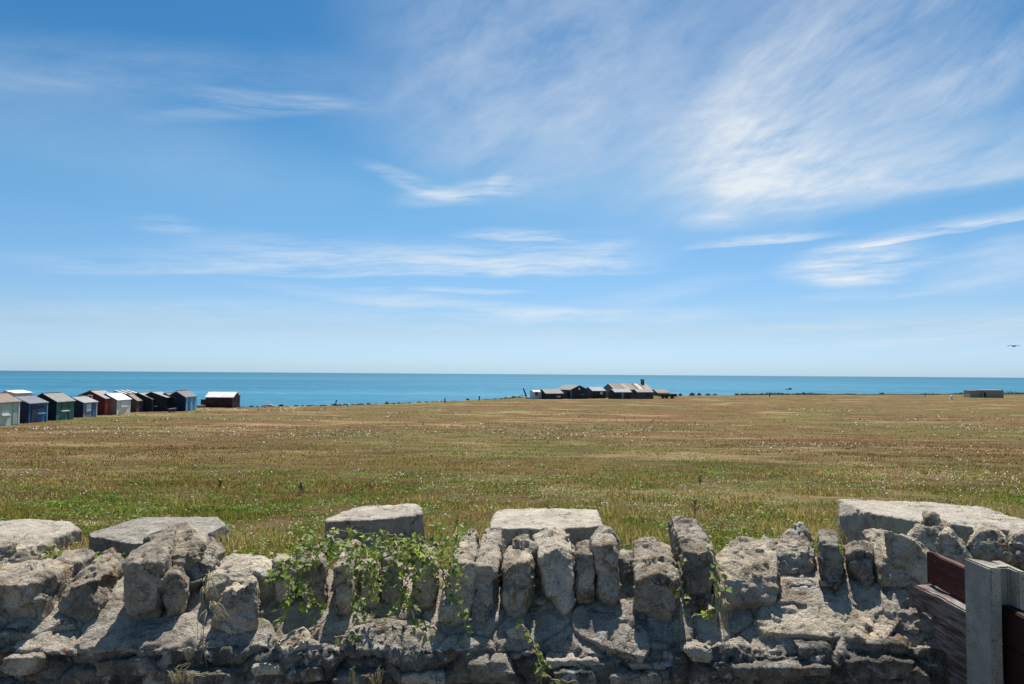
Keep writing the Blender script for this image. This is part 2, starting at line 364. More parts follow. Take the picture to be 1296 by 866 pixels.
cl = N(t, 'ShaderNodeMapRange', {0: s.outputs[2], 1: -5.6, 2: -7.2}).outputs[0]
col = mixc(t, cl, col, (.42, .38, .31))
nb = N(t, 'ShaderNodeBump', {'Strength': 1.0, 'Distance': .12, 'Height': mth(t, 'ADD', n_fine, mth(t, 'MULTIPLY', n_mid, .8))}).outputs[0]
bsdf(t, out, col, .95, nb, .05)
tag(link('ground', me, m), 'dry brown and green clifftop meadow sloping to the sea', 'meadow', kind='structure')

# ------------------------------------------------------------------ sea
SEA_Z = EYE.z-16
me = mesh_np('sea', [(-90000, 20, SEA_Z), (90000, 20, SEA_Z), (90000, 90000, SEA_Z), (-90000, 90000, SEA_Z)], quads=[(0, 1, 2, 3)])
m, t, out = new_mat('sea_water')
pos = N(t, 'ShaderNodeNewGeometry').outputs['Position']; s = N(t, 'ShaderNodeSeparateXYZ', {0: pos})
band = noise(t, N(t, 'ShaderNodeMapping', {'Vector': pos, 'Scale': (.0012, .006, 1)}).outputs[0], 1.0, 6, .6)
rip = noise(t, N(t, 'ShaderNodeMapping', {'Vector': pos, 'Scale': (.05, .12, 1)}).outputs[0], 1.0, 5, .7)
deep = N(t, 'ShaderNodeMapRange', {0: s.outputs[1], 1: 300.0, 2: 5000.0}).outputs[0]
ca = mixc(t, ramp(t, band, [(.35, 0), (.65, 1)]), (.010, .104, .182), (.034, .172, .252))
cb = mixc(t, ramp(t, band, [(.35, 0), (.65, 1)]), (.010, .078, .140), (.024, .118, .185))
c = mixc(t, deep, ca, cb)
c = mixc(t, ramp(t, rip, [(.40, .35), (.52, 0)]), c, (.02, .10, .19))
c = mixc(t, ramp(t, rip, [(.55, 0), (.70, .38)]), c, (.24, .42, .50))
dif = N(t, 'ShaderNodeBsdfDiffuse', {0: c})
nb = N(t, 'ShaderNodeBump', {'Strength': .35, 'Distance': 1.0, 'Height': rip}).outputs[0]
gl = N(t, 'ShaderNodeBsdfGlossy', {0: (.55, .80, 1, 1), 'Roughness': .35, 'Normal': nb})
mx = N(t, 'ShaderNodeMixShader', {0: .11, 1: dif.outputs[0], 2: gl.outputs[0]}); t.links.new(mx.outputs[0], out.inputs[0])
tag(link('sea', me, m), 'calm blue sea reaching a level horizon', 'sea', kind='structure')

# ------------------------------------------------------------------ rocks
_tmp = []
def hull_mesh(pts, vox, chops=5):
    bm = bmesh.new()
    for p in pts: bm.verts.new(p)
    r = bmesh.ops.convex_hull(bm, input=bm.verts)
    bmesh.ops.delete(bm, geom=[e for e in r['geom_interior'] if isinstance(e, bmesh.types.BMVert)], context='VERTS')
    # knock the corners off
    rr = random.Random(len(ROCKQ)*7+len(bpy.data.meshes)); size = max((a.co-b.co).length for a in bm.verts for b in bm.verts)
    for _ in range(chops):
        dr = Vector((rr.uniform(-1, 1), rr.uniform(-1, .6), rr.uniform(-.25, 1))).normalized()
        sup = max(v.co.dot(dr) for v in bm.verts); pl = dr*(sup-size*rr.uniform(.01, .05))
        bmesh.ops.bisect_plane(bm, geom=list(bm.verts)+list(bm.edges)+list(bm.faces), plane_co=pl, plane_no=dr, clear_outer=True)
        if len(bm.verts) < 6: break
        for f in list(bm.faces): bm.faces.remove(f)
        for e in list(bm.edges): bm.edges.remove(e)
        r = bmesh.ops.convex_hull(bm, input=bm.verts)
        bmesh.ops.delete(bm, geom=[v for v in bm.verts if not v.link_faces], context='VERTS')
    me = bpy.data.meshes.new('hull'); bm.to_mesh(me); bm.free()
    o = bpy.data.objects.new('hull', me); COL.objects.link(o)
    md = o.modifiers.new('r', 'REMESH'); md.mode = 'VOXEL'; md.voxel_size = vox; md.use_smooth_shade = True
    return o
def rough(me, amp, seed, freq=9.0, strata=.5, origin=(0, 0, 0)):
    fac = 1.0 if freq > 6 else .22
    n = len(me.vertices); co = np.empty(n*3, np.float32); me.vertices.foreach_get('co', co); co = co.reshape(-1, 3).astype(float)
    no = np.empty(n*3, np.float32); me.vertex_normals.foreach_get('vector', no); no = no.reshape(-1, 3)
    p = co + np.array([seed*3.71, seed*1.93, seed*5.17])
    warp = np.stack([fbm(p*6+a, 2, seed+50) for a in (0, 31, 62)], -1)*.03
    q = p+warp
    d = fbm(q*freq*.45, 3, seed)*.8 + fbm(q*freq*1.9, 4, seed+7, .55, True)*.34
    # flat chipped facets: cells with a height of their own
    f = vnoise(np.floor(q*freq*1.3)+.5, seed+13); d = d+f*.16
    rs = np.random.RandomState(seed); ax = rs.normal(size=3)*(.35, .35, 1); ax /= np.linalg.norm(ax)
    sc = (q@ax)*freq*3.2 + vnoise(q*freq*.6, seed+3)*1.2
    d = d + strata*((np.abs((sc % 1)-.5)*2)**.6-.6)*.45
    lo_, hi_ = p.min(0), p.max(0); vol = float(np.prod(hi_-lo_))
    for cells, hgt, tilt in ((7/freq, .25*fac, .15*fac), (3.4/freq, .20*fac, .19*fac)):
        kk = int(np.clip(vol/(cells*.09*9/freq)**3*0+np.prod(np.maximum(1, (hi_-lo_)/(cells*.11))), 8, 260))
        sd = lo_+rs.rand(kk, 3)*(hi_-lo_); qq = q+np.stack([vnoise(q*freq*3+a, seed+90) for a in (0, 7, 13)], -1)*.006
        near_ = np.empty(n, int)
        for st in range(0, n, 6000): near_[st:st+6000] = ((qq[st:st+6000, None, :]-sd[None])**2).sum(-1).argmin(1)
        hh = rs.uniform(-1, 1, kk)*hgt; tv = rs.normal(size=(kk, 3))*tilt
        d = d + hh[near_] + ((q-sd[near_])*tv[near_]).sum(1)/amp*.55*min(1, 9/freq*1.0)
    d = d + fbm(q*freq*11, 2, seed+33)*.22
    d = d - np.clip(fbm(q*freq*5.5, 3, seed+21)-.20, 0, 1)*.45
    co = co + no*(d*amp)[:, None] - np.array(origin)
    me.vertices.foreach_set('co', co.astype(np.float32).ravel())
    me.polygons.foreach_set('use_smooth', np.ones(len(me.polygons), bool)); me.update()
ROCKQ = []
def rock(name, pts, m, parent=None, vox=.0075, amp=.011, freq=9.0, strata=.5, label=None, origin=None, setup=None, chops=5):
    ROCKQ.append((name, hull_mesh(pts, vox, chops), m, parent, amp, freq, strata, label, origin, setup))
def bake_rocks():
    dg = bpy.context.evaluated_depsgraph_get(); dg.update()
    for i, (name, o, m, parent, amp, freq, strata, label, origin, setup) in enumerate(ROCKQ):
        me = bpy.data.meshes.new_from_object(o.evaluated_get(dg)); me.name = name; amp *= 1.0
        org = origin if origin is not None else (tuple(parent.location) if parent else (0, 0, 0))
        rough(me, amp, i+3, freq, strata, org)
        old = o.data; bpy.data.objects.remove(o); bpy.data.meshes.remove(old)
        me.materials.clear()
        ob = link(name, me, m, parent)
        if origin is not None: ob.location = origin
        if label: ob['label'] = label
        if setup: setup(ob)
    ROCKQ.clear()

# ------------------------------------------------------------------ the rubble wall
wall = thing('stone_wall', (0, 2.85, -.02), 'long rough grey rubble wall with upright coping stones crossing the foreground', 'wall')
def yf(py): return 2.78-(py-744)*.003125
def hull(front, yfr, back, yb, lean=.05, drop=.12):
    pymax = max(p[1] for p in front); pymin = min(p[1] for p in front)
    pts = []
    for px, py in front:
        w = (pymax-py)/max(1, pymax-pymin); v = P(px, py, yfr+lean*w); pts.append(v)
        if w < .35: pts.append(v+Vector((0, .05, -.05)))
    for px, py in back:
        v = P(px, py, yb); pts.append(v); pts.append(v-Vector((0, 0, drop))); pts.append(v+Vector((0, -.03, -.22)))
    return pts
COPES = [  # front outline, front depth, back outline, back depth, material, roughness
    ([(-45, 742), (42, 740), (48, 790), (-45, 795)], 2.63, [(-45, 716), (60, 704), (110, 692), (126, 699)], 2.98, M_STONE, .0045, .0, 2),
    ([(75, 752), (73, 768), (82, 779), (104, 785), (124, 772), (120, 736)], 2.66, [(131, 697), (142, 694), (157, 706), (152, 730)], 2.95, M_STONE, .010),
    ([(154, 712), (157, 766), (178, 777), (196, 770), (205, 708)], 2.64, [(192, 676), (222, 667), (232, 690), (226, 706)], 2.95, M_STONE, .006, .0, 2),
    ([(203, 708), (208, 740), (236, 716), (254, 700)], 2.74, [(217, 667), (236, 659), (262, 678), (262, 690)], 3.02, M_STONE, .011, .05, 4),
    ([(206, 738), (212, 776), (226, 768), (236, 742), (222, 721)], 2.655, [(222, 714), (240, 728)], 2.8, M_STONE, .007, .02, 3),
    ([(236, 708), (226, 735), (240, 745), (272, 716)], 2.76, [(262, 682), (275, 684), (287, 696), (280, 708)], 3.0, M_STONE, .010),
    ([(262, 728), (300, 734), (344, 724), (340, 746), (285, 756), (262, 748)], 2.70, [(266, 715), (286, 704), (328, 700), (346, 708)], 2.95, M_PALE, .009),
    ([(285, 750), (325, 735), (330, 775), (318, 798), (290, 800), (268, 790)], 2.60, [(285, 742), (322, 728)], 2.76, M_STONE, .012),
    ([(-5, 728), (12, 712), (32, 700), (34, 712), (12, 727)], 2.90, [(0, 716), (20, 700), (32, 700)], 3.02, M_STONE, .008),
    ([(5, 702), (26, 690), (55, 688), (80, 698), (74, 705), (50, 712), (30, 708)], 3.02, [(20, 686), (58, 684), (72, 694)], 3.15, M_STONE, .010),
    ([(-30, 712), (-2, 692), (18, 690), (12, 706), (-10, 714)], 2.98, [(-20, 690), (10, 686)], 3.12, M_STONE, .010),
    ([(347, 712), (350, 758), (372, 762), (376, 715)], 2.72, [(352, 703), (372, 703)], 2.95, M_STONE, .009),
    ([(378, 712), (384, 750), (398, 764), (412, 758), (412, 712)], 2.71, [(387, 696), (408, 694)], 2.95, M_STONE, .009),
    ([(423, 716), (421, 780), (445, 784), (446, 714)], 2.66, [(436, 686), (456, 684)], 2.98, M_STONE, .008),
    ([(454, 716), (456, 766), (477, 766), (477, 716)], 2.72, [(458, 706), (476, 706)], 2.95, M_STONE, .009),
    ([(483, 706), (485, 762), (507, 762), (511, 706)], 2.72, [(485, 690), (509, 688)], 2.96, M_STONE, .008),
    ([(524, 704), (525, 766), (545, 768), (555, 742), (552, 702)], 2.70, [(528, 690), (554, 688)], 2.95, M_STONE, .008),
    ([(556, 788), (594, 786), (604, 710), (572, 712)], 2.62, [(583, 669), (601, 669), (609, 690), (576, 692)], 2.98, M_STONE, .008),
    ([(598, 718), (593, 784), (617, 786), (629, 716)], 2.655, [(614, 669), (638, 668), (634, 690)], 3.0, M_PALE, .0045),
    ([(632, 722), (641, 788), (663, 783), (675, 730), (668, 708)], 2.66, [(640, 690), (664, 685), (680, 693)], 2.9, M_STONE, .010),
    ([(682, 706), (694, 748), (715, 778), (725, 768), (727, 712), (704, 696)], 2.67, [(674, 678), (700, 668), (722, 672), (728, 690)], 2.97, M_PALE, .011),
    ([(730, 702), (730, 760), (752, 764), (752, 702)], 2.71, [(732, 684), (751, 682)], 2.99, M_STONE, .007),
    ([(752, 692), (757, 745), (776, 763), (786, 750), (779, 692)], 2.71, [(752, 675), (766, 671), (777, 684)], 2.92, M_STONE, .009),
    ([(783, 706), (785, 742), (808, 745), (808, 704)], 2.79, [(783, 696), (808, 696)], 2.98, M_STONE, .007),
    ([(806, 735), (806, 765), (820, 760), (850, 780), (861, 735), (826, 727)], 2.645, [(800, 680), (826, 677), (846, 690), (856, 706)], 2.98, M_STONE, .005, .02, 3),
    ([(863, 702), (869, 764), (899, 767), (905, 697)], 2.70, [(846, 652), (877, 651), (903, 684), (850, 690)], 3.10, M_STONE, .008),
    ([(909, 738), (918, 762), (984, 757), (985, 732), (955, 728)], 2.70, [(902, 690), (940, 681), (985, 680)], 3.0, M_STONE, .010),
    ([(980, 703), (985, 727), (1028, 722), (1033, 700)], 2.84, [(978, 684), (1000, 665), (1014, 663), (1029, 682)], 3.02, M_STONE, .013),
    ([(1037, 690), (1041, 735), (1062, 746), (1069, 736), (1062, 690)], 2.75, [(1035, 671), (1048, 667), (1061, 672)], 2.95, M_STONE, .010),
    ([(1070, 702), (1083, 725), (1099, 746), (1105, 736), (1103, 702), (1090, 690)], 2.76, [(1068, 687), (1090, 679), (1110, 686)], 2.98, M_STONE, .008),
    ([(1110, 710), (1113, 738), (1160, 742), (1150, 704)], 2.76, [(1093, 670), (1120, 673), (1143, 684)], 3.0, M_STONE, .012),
    ([(1113, 670), (1122, 668), (1158, 685), (1171, 700), (1171, 731), (1160, 733), (1150, 697)], 2.78, [(1124, 666), (1160, 681), (1175, 698)], 2.86, M_STONE, .005),
    ([(1122, 778), (1136, 798), (1180, 800), (1178, 772)], 2.63, [(1108, 730), (1135, 722), (1165, 728), (1174, 742)], 2.86, M_MORTAR, .014),
    ([(1164, 670), (1170, 650), (1186, 650), (1192, 670), (1178, 682)], 2.98, [(1168, 646), (1184, 647)], 3.1, M_STONE, .011),
    ([(1143, 690), (1160, 668), (1200, 667), (1210, 692), (1180, 706)], 2.92, [(1160, 664), (1200, 664)], 3.08, M_STONE, .013),
    ([(1190, 672), (1205, 674), (1232, 702), (1225, 714), (1195, 710)], 2.90, [(1196, 668), (1228, 696)], 3.05, M_STONE, .010),
    ([(1223, 682), (1236, 672), (1262, 671), (1274, 687), (1274, 703), (1238, 705)], 2.92, [(1236, 668), (1262, 667), (1274, 680)], 3.1, M_STONE, .010),
    ([(1268, 692), (1280, 676), (1300, 678), (1312, 702), (1300, 712), (1275, 705)], 2.92, [(1280, 671), (1306, 674)], 3.1, M_STONE, .010),
]
def slim(pl, cx, f): return [(cx+(a-cx)*f, b) for a, b in pl]
for ci, (fr, y0, bk, yb, mt, am, *ex) in enumerate(COPES):
    if 11 < ci < 31:
        f_ = .93 if ci % 3 else .98
        fr = slim(fr, sum(a for a, b in fr)/len(fr), f_); bk = slim(bk, sum(a for a, b in bk)/len(bk), f_)
    rock('coping_stone', hull(fr, y0, bk, yb, *(ex[:1] or [.05])), mt, wall, .0054, am, chops=ex[1] if ex else 5)
rs = random.Random(4)
for sgn in (-1, 1):      # the coping carries on past the frame
    x = 2.12 if sgn < 0 else 2.2
    while x < 4.6:
        w = rs.uniform(.07, .17); h = rs.uniform(.12, .24); y0 = rs.uniform(2.66, 2.76)
        pts = []
        for k in range(12):
            xx = sgn*(x+rs.uniform(0, w)); a = rs.random()
            pts.append(Vector((xx, y0+rs.uniform(0, .3), .80+h*(1 if k % 2 else -.3)*rs.uniform(.7, 1))))
        rock('coping_stone', pts, M_STONE, wall, .012, .010); x += w*rs.uniform(1.0, 1.25)

# body: mortared top, sloping cap and rubble face as one sheet
xs = np.concatenate([np.linspace(-6, -2.1, 90)[:-1], np.arange(-2.1, 2.1, .0062), np.linspace(2.1, 6, 90)])
EZ = EYE.z
prof = [(3.20, EZ-1.9), (3.17, EZ-.86), (3.10, EZ-.845), (2.80, EZ-.830), (2.585, EZ-.958), (2.555, EZ-.99), (2.54, EZ-1.12), (2.50, EZ-1.9)]
vs, pl = [], []
for (a, b, n) in ((0, 1, 14), (1, 2, 8), (2, 3, 30), (3, 4, 44), (4, 5, 9), (5, 6, 24), (6, 7, 40)):
    for k in range(n): w = k/n; vs.append((prof[a][0]*(1-w)+prof[b][0]*w, prof[a][1]*(1-w)+prof[b][1]*w)); pl.append(a+w)
vs.append(prof[-1]); pl.append(7.0)
vs = np.array(vs); pl = np.array(pl)
Xw, V0 = np.meshgrid(xs, vs[:, 0]); _, Z0 = np.meshgrid(xs, vs[:, 1]); _, L0 = np.meshgrid(xs, pl)
flat = lambda a: a.reshape(-1)
x_, y_, z_, l_ = map(flat, (Xw, V0, Z0, L0))
p3 = np.stack([x_, y_, z_], -1)
# irregular front edge of the cap
edge = fbm(np.stack([x_*3.2, x_*0, x_*0], -1), 4, 31)*.05 + vnoise(np.stack([np.floor(x_*5.3+vnoise(np.stack([x_*9, x_*0, x_*0], -1), 3)*.6), x_*0, x_*0], -1)+.5, 77)*.03
wedge = np.exp(-((l_-4.3)/.9)**2)
y_ = y_ + edge*wedge; z_ = z_ + edge*.35*wedge
tgrad = np.gradient(vs, axis=0); nrm = np.stack([-tgrad[:, 1], tgrad[:, 0]], -1); nrm /= np.linalg.norm(nrm, axis=1)[:, None]
nrm = -nrm if nrm[60][1] < 0 else nrm
ny = np.repeat(nrm[:, 0], len(xs)); nz_ = np.repeat(nrm[:, 1], len(xs))
face = np.clip((l_-4.6)/.5, 0, 1)
wv = fbm(p3*7, 3, 61)*.35
b1, b2, cid = worley2(x_*4.6+wv, z_*8.5+wv*1.3, 5)
stone = np.clip((b2-b1)/.28, 0, 1)**.6
dface = (stone-.75)*.032 + (cid-.5)*.040
b1s, b2s, cs = worley2(x_*3.4+wv*.5, y_*4.2+wv*.5, 8)
crack = -np.exp(-((b2s-b1s)/.045)**2)*.014
slab = (cs-.5)*.030
dcap = slab+crack + fbm(p3*14, 4, 71)*.010
d = dcap*(1-face)+dface*face
rg = fbm(p3*22, 5, 81, .58, True)
lowm = np.clip((l_-3.75)/.6, 0, 1)
d = d + rg*(.005+.012*lowm) + fbm(p3*60, 3, 91)*(.0028+.0050*lowm) + fbm(p3*9, 2, 97)*.012
d = d*np.clip((l_-.6)/.6, .2, 1)
co = np.stack([x_, y_+ny*d, z_+nz_*d], -1)-np.array(wall.location)
quads = grid_quads(len(vs), len(xs))
me = mesh_np('wall_body', co, quads[:, ::-1], smooth=True)
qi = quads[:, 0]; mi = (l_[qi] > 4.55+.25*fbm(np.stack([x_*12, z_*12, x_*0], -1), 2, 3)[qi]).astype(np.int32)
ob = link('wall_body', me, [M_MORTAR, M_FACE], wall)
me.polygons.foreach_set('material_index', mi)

FACE = [  # flat stones standing out of the face: outline and front depth
    ([(317, 846), (330, 842), (350, 845), (355, 856), (322, 857)], 2.49, M_PALE), ([(358, 858), (372, 848), (405, 846), (410, 862), (362, 864)], 2.50, M_FACE),
    ([(691, 836), (758, 835), (760, 843), (694, 846)], 2.515, M_PALE), ([(796, 842), (850, 838), (862, 846), (800, 849)], 2.52, M_PALE),
    ([(2, 834), (22, 830), (48, 834), (46, 852), (12, 856), (0, 850)], 2.50, M_STONE), ([(862, 822), (880, 818), (905, 826), (898, 840), (876, 838)], 2.53, M_PALE),
([(118, 838), (190, 834), (196, 852), (122, 856)], 2.51, M_FACE), 
    ([(488, 830), (535, 828), (540, 838), (490, 840)], 2.52, M_STONE), ([(505, 856), (560, 852), (562, 866), (508, 868)], 2.49, M_PALE), ([(590, 842), (640, 836), (650, 856), (595, 860)], 2.50, M_FACE),
    ([(905, 846), (990, 842), (1060, 846), (1050, 856), (915, 858)], 2.50, M_FACE), ([(1070, 838), (1120, 832), (1160, 838), (1150, 860), (1076, 858)], 2.51, M_FACE),
    ([(700, 852), (752, 850), (756, 872), (704, 874)], 2.49, M_FACE), ([(770, 856), (848, 852), (852, 872), (775, 874)], 2.49, M_STONE), ([(420, 858), (480, 852), (486, 872), (424, 874)], 2.49, M_FACE),
    ([(-40, 800), (30, 796), (40, 806), (-40, 812)], 2.58, M_FACE), ([(210, 856), (290, 850), (296, 872), (214, 874)], 2.49, M_FACE),
    ([(640, 800), (662, 790), (672, 812), (650, 820)], 2.60, M_PALE), ([(1010, 818), (1050, 816), (1056, 832), (1015, 834)], 2.54, M_FACE),
    ([(1100, 815), (1150, 812), (1150, 826), (1105, 828)], 2.55, M_FACE)]
for pl_, y0, mt in FACE:
    pts = [P(a, b, y0+.012*(i % 2)) for i, (a, b) in enumerate(pl_)]; pts += [p+Vector((0, .14, 0)) for p in pts]
    rock('face_stone', pts, mt, wall, .006, .008, 14)
# broken slabs bedded on the sloping cap
CAPS = [([(722, 776), (754, 755), (812, 768), (823, 820), (815, 832), (770, 822), (728, 800)], .012), ([(955, 768), (985, 730), (1110, 738), (1142, 782), (1120, 812), (1010, 800), (958, 800)], .012),
        ([(218, 812), (238, 795), (250, 786), (252, 818), (235, 828)], .02), ([(60, 800), (64, 770), (72, 772), (58, 818), (20, 828), (16, 818)], .015), ([(455, 800), (540, 790), (560, 806), (470, 820)], .012), ([(348, 812), (385, 790), (398, 812), (360, 828)], .014)]
for lo_, hi_, y0, y1 in [([(985, 762), (1040, 768), (1115, 768)], [(985, 708), (1040, 702), (1112, 706)], 2.715, 2.95), ([(905, 742), (960, 735)], [(985, 686), (935, 690)], 2.76, 2.95), ([(725, 762), (812, 764)], [(730, 706), (808, 706)], 2.74, 2.92), ([(350, 765), (480, 766), (560, 772)], [(360, 722), (480, 722), (556, 720)], 2.74, 2.92), ([(630, 770), (690, 765)], [(636, 720), (690, 715)], 2.74, 2.9)]:
    pts = []   # mortar smeared up between the uprights
    for (a, b), yy_ in [(q, y0) for q in lo_]+[(q, y1) for q in hi_]:
        v = P(a, b, yy_); pts += [v, v+Vector((0, .06, -.14))]
    rock('mortar_bed', pts, M_MORTAR, wall, .0062, .009, 10, chops=2)
for pl_, up in CAPS:
    pts = []
    for a, b in pl_:
        v = P(a, b, yf(b)+.006); pts += [v, v+Vector((0, .04, -.07))]
    rock('bedded_slab', pts, M_MORTAR, wall, .0062, .0055, 12)

# ------------------------------------------------------------------ quarried blocks on the grass behind
BLOCKS = [
    ([(-70, 664), (0, 659), (42, 657), (100, 661), (103, 667), (60, 683), (20, 681), (-70, 684)], .14, 'low flat pale stone block on grass at the far left behind wall'),
    ([(112, 675), (160, 660), (175, 655), (278, 654), (291, 661), (273, 671), (235, 684), (165, 688), (114, 679)], .19, 'broad flat-topped pale stone block behind the tall jagged coping stone'),
    ([(411, 657), (452, 641), (500, 638), (535, 636), (540, 645), (528, 651), (490, 656), (413, 660)], .27, 'squared pale stone block behind the ivy covered stretch of wall'),
    ([(624, 646), (690, 642), (755, 641), (764, 665), (700, 669), (620, 668)], .20, 'rectangular flat stone slab on grass midway between ivy block and large right block'),
    ([(1061, 633), (1100, 633), (1148, 637), (1195, 635), (1240, 640), (1310, 662), (1310, 673), (1240, 668), (1195, 663), (1128, 657), (1062, 637)], .33, 'largest pale stone block, long and wedge shaped, behind wall near the concrete post'),
]
for top, th, lab in BLOCKS:
    zt = EYE.z-1.47+th
    tp = [PZ(a, b, zt) for a, b in top]
    c = sum(tp, Vector())/len(tp); base = Vector((c.x, c.y, float(gnd(c.x, c.y))))
    pts = []
    for p in tp:
        pts.append(p); q = c+(p-c)*1.0; pts.append(Vector((q.x, q.y, base.z-.12)))
    rock('stone_block', pts, M_BLOCK, None, .014, .013, 5.0, .35, None, tuple(base),
         lambda ob, lab=lab: tag(ob, lab, 'stone block', 'stone blocks set in a line behind the wall'))
bake_rocks()

# ------------------------------------------------------------------ slotted concrete post and boards
m, t, out = new_mat('weathered_board'); tc = N(t, 'ShaderNodeTexCoord').outputs['Object']
mp = N(t, 'ShaderNodeMapping', {'Vector': tc, 'Scale': (8, 3, 26)}).outputs[0]
pe = noise(t, mp, 2.2, 7, .7, .5)
c = mixc(t, ramp(t, pe, [(.40, 0), (.60, 1)]), (.075, .040, .034), (.26, .225, .205))
c = mixc(t, ramp(t, noise(t, mp, 9, 5, .7), [(.34, .8), (.44, 0)]), c, (.05, .035, .032))
bsdf(t, out, c, .8, N(t, 'ShaderNodeBump', {'Strength': .7, 'Distance': .01, 'Height': pe}).outputs[0], .2); M_BOARD = m
m, t, out = new_mat('red_brown_board'); tc = N(t, 'ShaderNodeTexCoord').outputs['Object']
mp = N(t, 'ShaderNodeMapping', {'Vector': tc, 'Scale': (8, 3, 22)}).outputs[0]
pe = noise(t, mp, 2.2, 6, .65, .3)
c = mixc(t, ramp(t, pe, [(.35, 0), (.65, 1)]), (.045, .012, .009), (.10, .024, .016))
c = mixc(t, ramp(t, noise(t, tc, 30, 4, .6), [(.66, 0), (.72, .7)]), c, (.45, .40, .36))
bsdf(t, out, c, .6, N(t, 'ShaderNodeBump', {'Strength': .4, 'Distance': .01, 'Height': pe}).outputs[0], .3); M_RED = m
M_DARKB = paint('dark_brown_board', (.026, .011, .009), .55, .3)
FX, FY = 1.485, 2.23
fence = thing('board_fence', (1.56, 2.29, -.05), 'dark board fence with slotted concrete post meeting the wall at right', 'fence')
fl = fence.location
def fpart(name, m, x0, x1, y0, y1, z0, z1, bev=.004, tilt=0.0, seed=0, cut=0):
    bm = bmesh.new(); box_bm(bm, x0, x1, y0, y1, z0, z1)
    bmesh.ops.bevel(bm, geom=list(bm.edges), offset=bev, segments=2, affect='EDGES')
    if cut:
        bmesh.ops.subdivide_edges(bm, edges=[e for e in bm.edges if abs(e.verts[0].co.y-e.verts[1].co.y) > .1], cuts=cut)
        for v in bm.verts:
            w = np.array([[v.co.x*20, v.co.y*22, round(v.co.z*8)+seed*9.0]]); v.co.z += float(vnoise(w, seed))*.006; v.co.x += float(vnoise(w+5, seed))*.003
    bmesh.ops.translate(bm, verts=bm.verts, vec=-fl)
    return bm_obj(name, bm, m, fence)
def post(y):
    bm = bmesh.new(); zt = EZ-.59
    # H-shaped outline, slots towards and away from the viewer
    o = [(FX, y), (FX+.036, y), (FX+.036, y+.04), (FX+.084, y+.04), (FX+.084, y), (FX+.12, y), (FX+.12, y+.13), (FX+.084, y+.13), (FX+.084, y+.09), (FX+.036, y+.09), (FX+.036, y+.13), (FX, y+.13)]
    a = [bm.verts.new((px, py, -.3)) for px, py in o]; b = [bm.verts.new((px, py, zt-.012*(px-FX)/.12+.004*math.sin(i*2.3))) for i, (px, py) in enumerate(o)]
    bm.faces.new(a[::-1]); bm.faces.new(b)
    for i in range(12): j = (i+1) % 12; bm.faces.new((a[i], a[j], b[j], b[i]))
    bmesh.ops.recalc_face_normals(bm, faces=bm.faces)
    bmesh.ops.bevel(bm, geom=[e for e in bm.edges if e.verts[0].co.z > 0 or e.verts[1].co.z > 0], offset=.005, segments=2, affect='EDGES')
    bmesh.ops.translate(bm, verts=bm.verts, vec=-fl)
    return bm_obj('post', bm, M_CONC, fence)
post(FY); post(FY-1.95)
fpart('board', M_RED, 1.556, 1.576, 2.325, 2.69, EZ-.765, EZ-.648, .003, cut=8, seed=1)['label'] = 'red-brown painted top board'
fpart('board', M_BOARD, 1.512, 1.575, 2.335, 2.70, EZ-.852, EZ-.773, .005, cut=12, seed=2)['label'] = 'peeling weathered middle board'
fpart('board', M_BOARD, 1.528, 1.572, 2.325, 2.62, EZ-.965, EZ-.855, .004, cut=12, seed=3)['label'] = 'peeling weathered lower board'
fpart('board', M_BOARD, 1.545, 1.575, 2.325, 2.60, EZ-1.10, EZ-.969, .004, cut=12, seed=4)
for i in range(6):
    z1 = EZ-.716-i*.118; fpart('board', M_DARKB, 1.540, 1.580, .412, 2.265, z1-.115, z1, .004, cut=16, seed=10+i)

# ------------------------------------------------------------------ huts
M_SLOT = plain('dark_opening', (.012, .012, .015), .4)
M_WHITE = plain('white_paint', (.78, .78, .76), .6)
M_GLASS = plain('window_glass', (.03, .04, .05), .1, .6)
def hut(name, label, cat, group, corner, yaw, a, L, he, hb, hr, fr, wall_m, roof_m, gable_m=None, over=.10, trim=None, roof_th=.05):
    """corner: ground point between gable and long wall. local x = outward of the long wall, local y = along it."""
    root = thing(name, corner, label, cat, group, yaw)
    xr = -a*(1-fr)
    bm = bmesh.new()
    prism_bm(bm, [(0, -.4), (0, he), (xr, hr), (-a, hb), (-a, -.4)], 0, L)
    w = bm_obj('wall', bm, [wall_m, gable_m or wall_m], root)
    for p in w.data.polygons:
        if abs(p.normal.y) > .9: p.material_index = 1
    bm = bmesh.new()
    s1 = (he-hr)/(-xr); s2 = (hb-hr)/(a+xr)
    e1 = (over, he+s1*over); e2 = (-a-over, hb+s2*over)
    u = roof_th
    prism_bm(bm, [(e1[0], e1[1]+.006), (xr, hr+.006), (xr, hr+.006+u*1.15), (e1[0], e1[1]+.006+u)], -over, L+over)
    prism_bm(bm, [(xr-.002, hr+.006), (e2[0], e2[1]+.006), (e2[0], e2[1]+.006+u), (xr-.002, hr+.006+u*1.15)], -over, L+over)
    rf = bm_obj('roof', bm, roof_m, root)
    bm = bmesh.new(); box_bm(bm, xr-.09, xr+.09, -over, L+over, hr+u*1.15+.002, hr+u*1.15+.03); bm_obj('ridge_cap', bm, roof_m, rf)
    if trim:
        for sx, (ex, ez) in ((1, e1), (-1, e2)):
            bm = bmesh.new()
            prism_bm(bm, [(ex, ez-.06), (xr, hr-.06), (xr, hr+u*1.2), (ex, ez+u*1.05)], -over-.03, -over-.004); bm_obj('bargeboard', bm, trim, rf)
    return root
def wbox(name, m, root, y0, y1, z0, z1, d=.04, x=.003, parent=None):
    return box(name, m, parent or root, x, x+d, y0, y1, z0, z1)
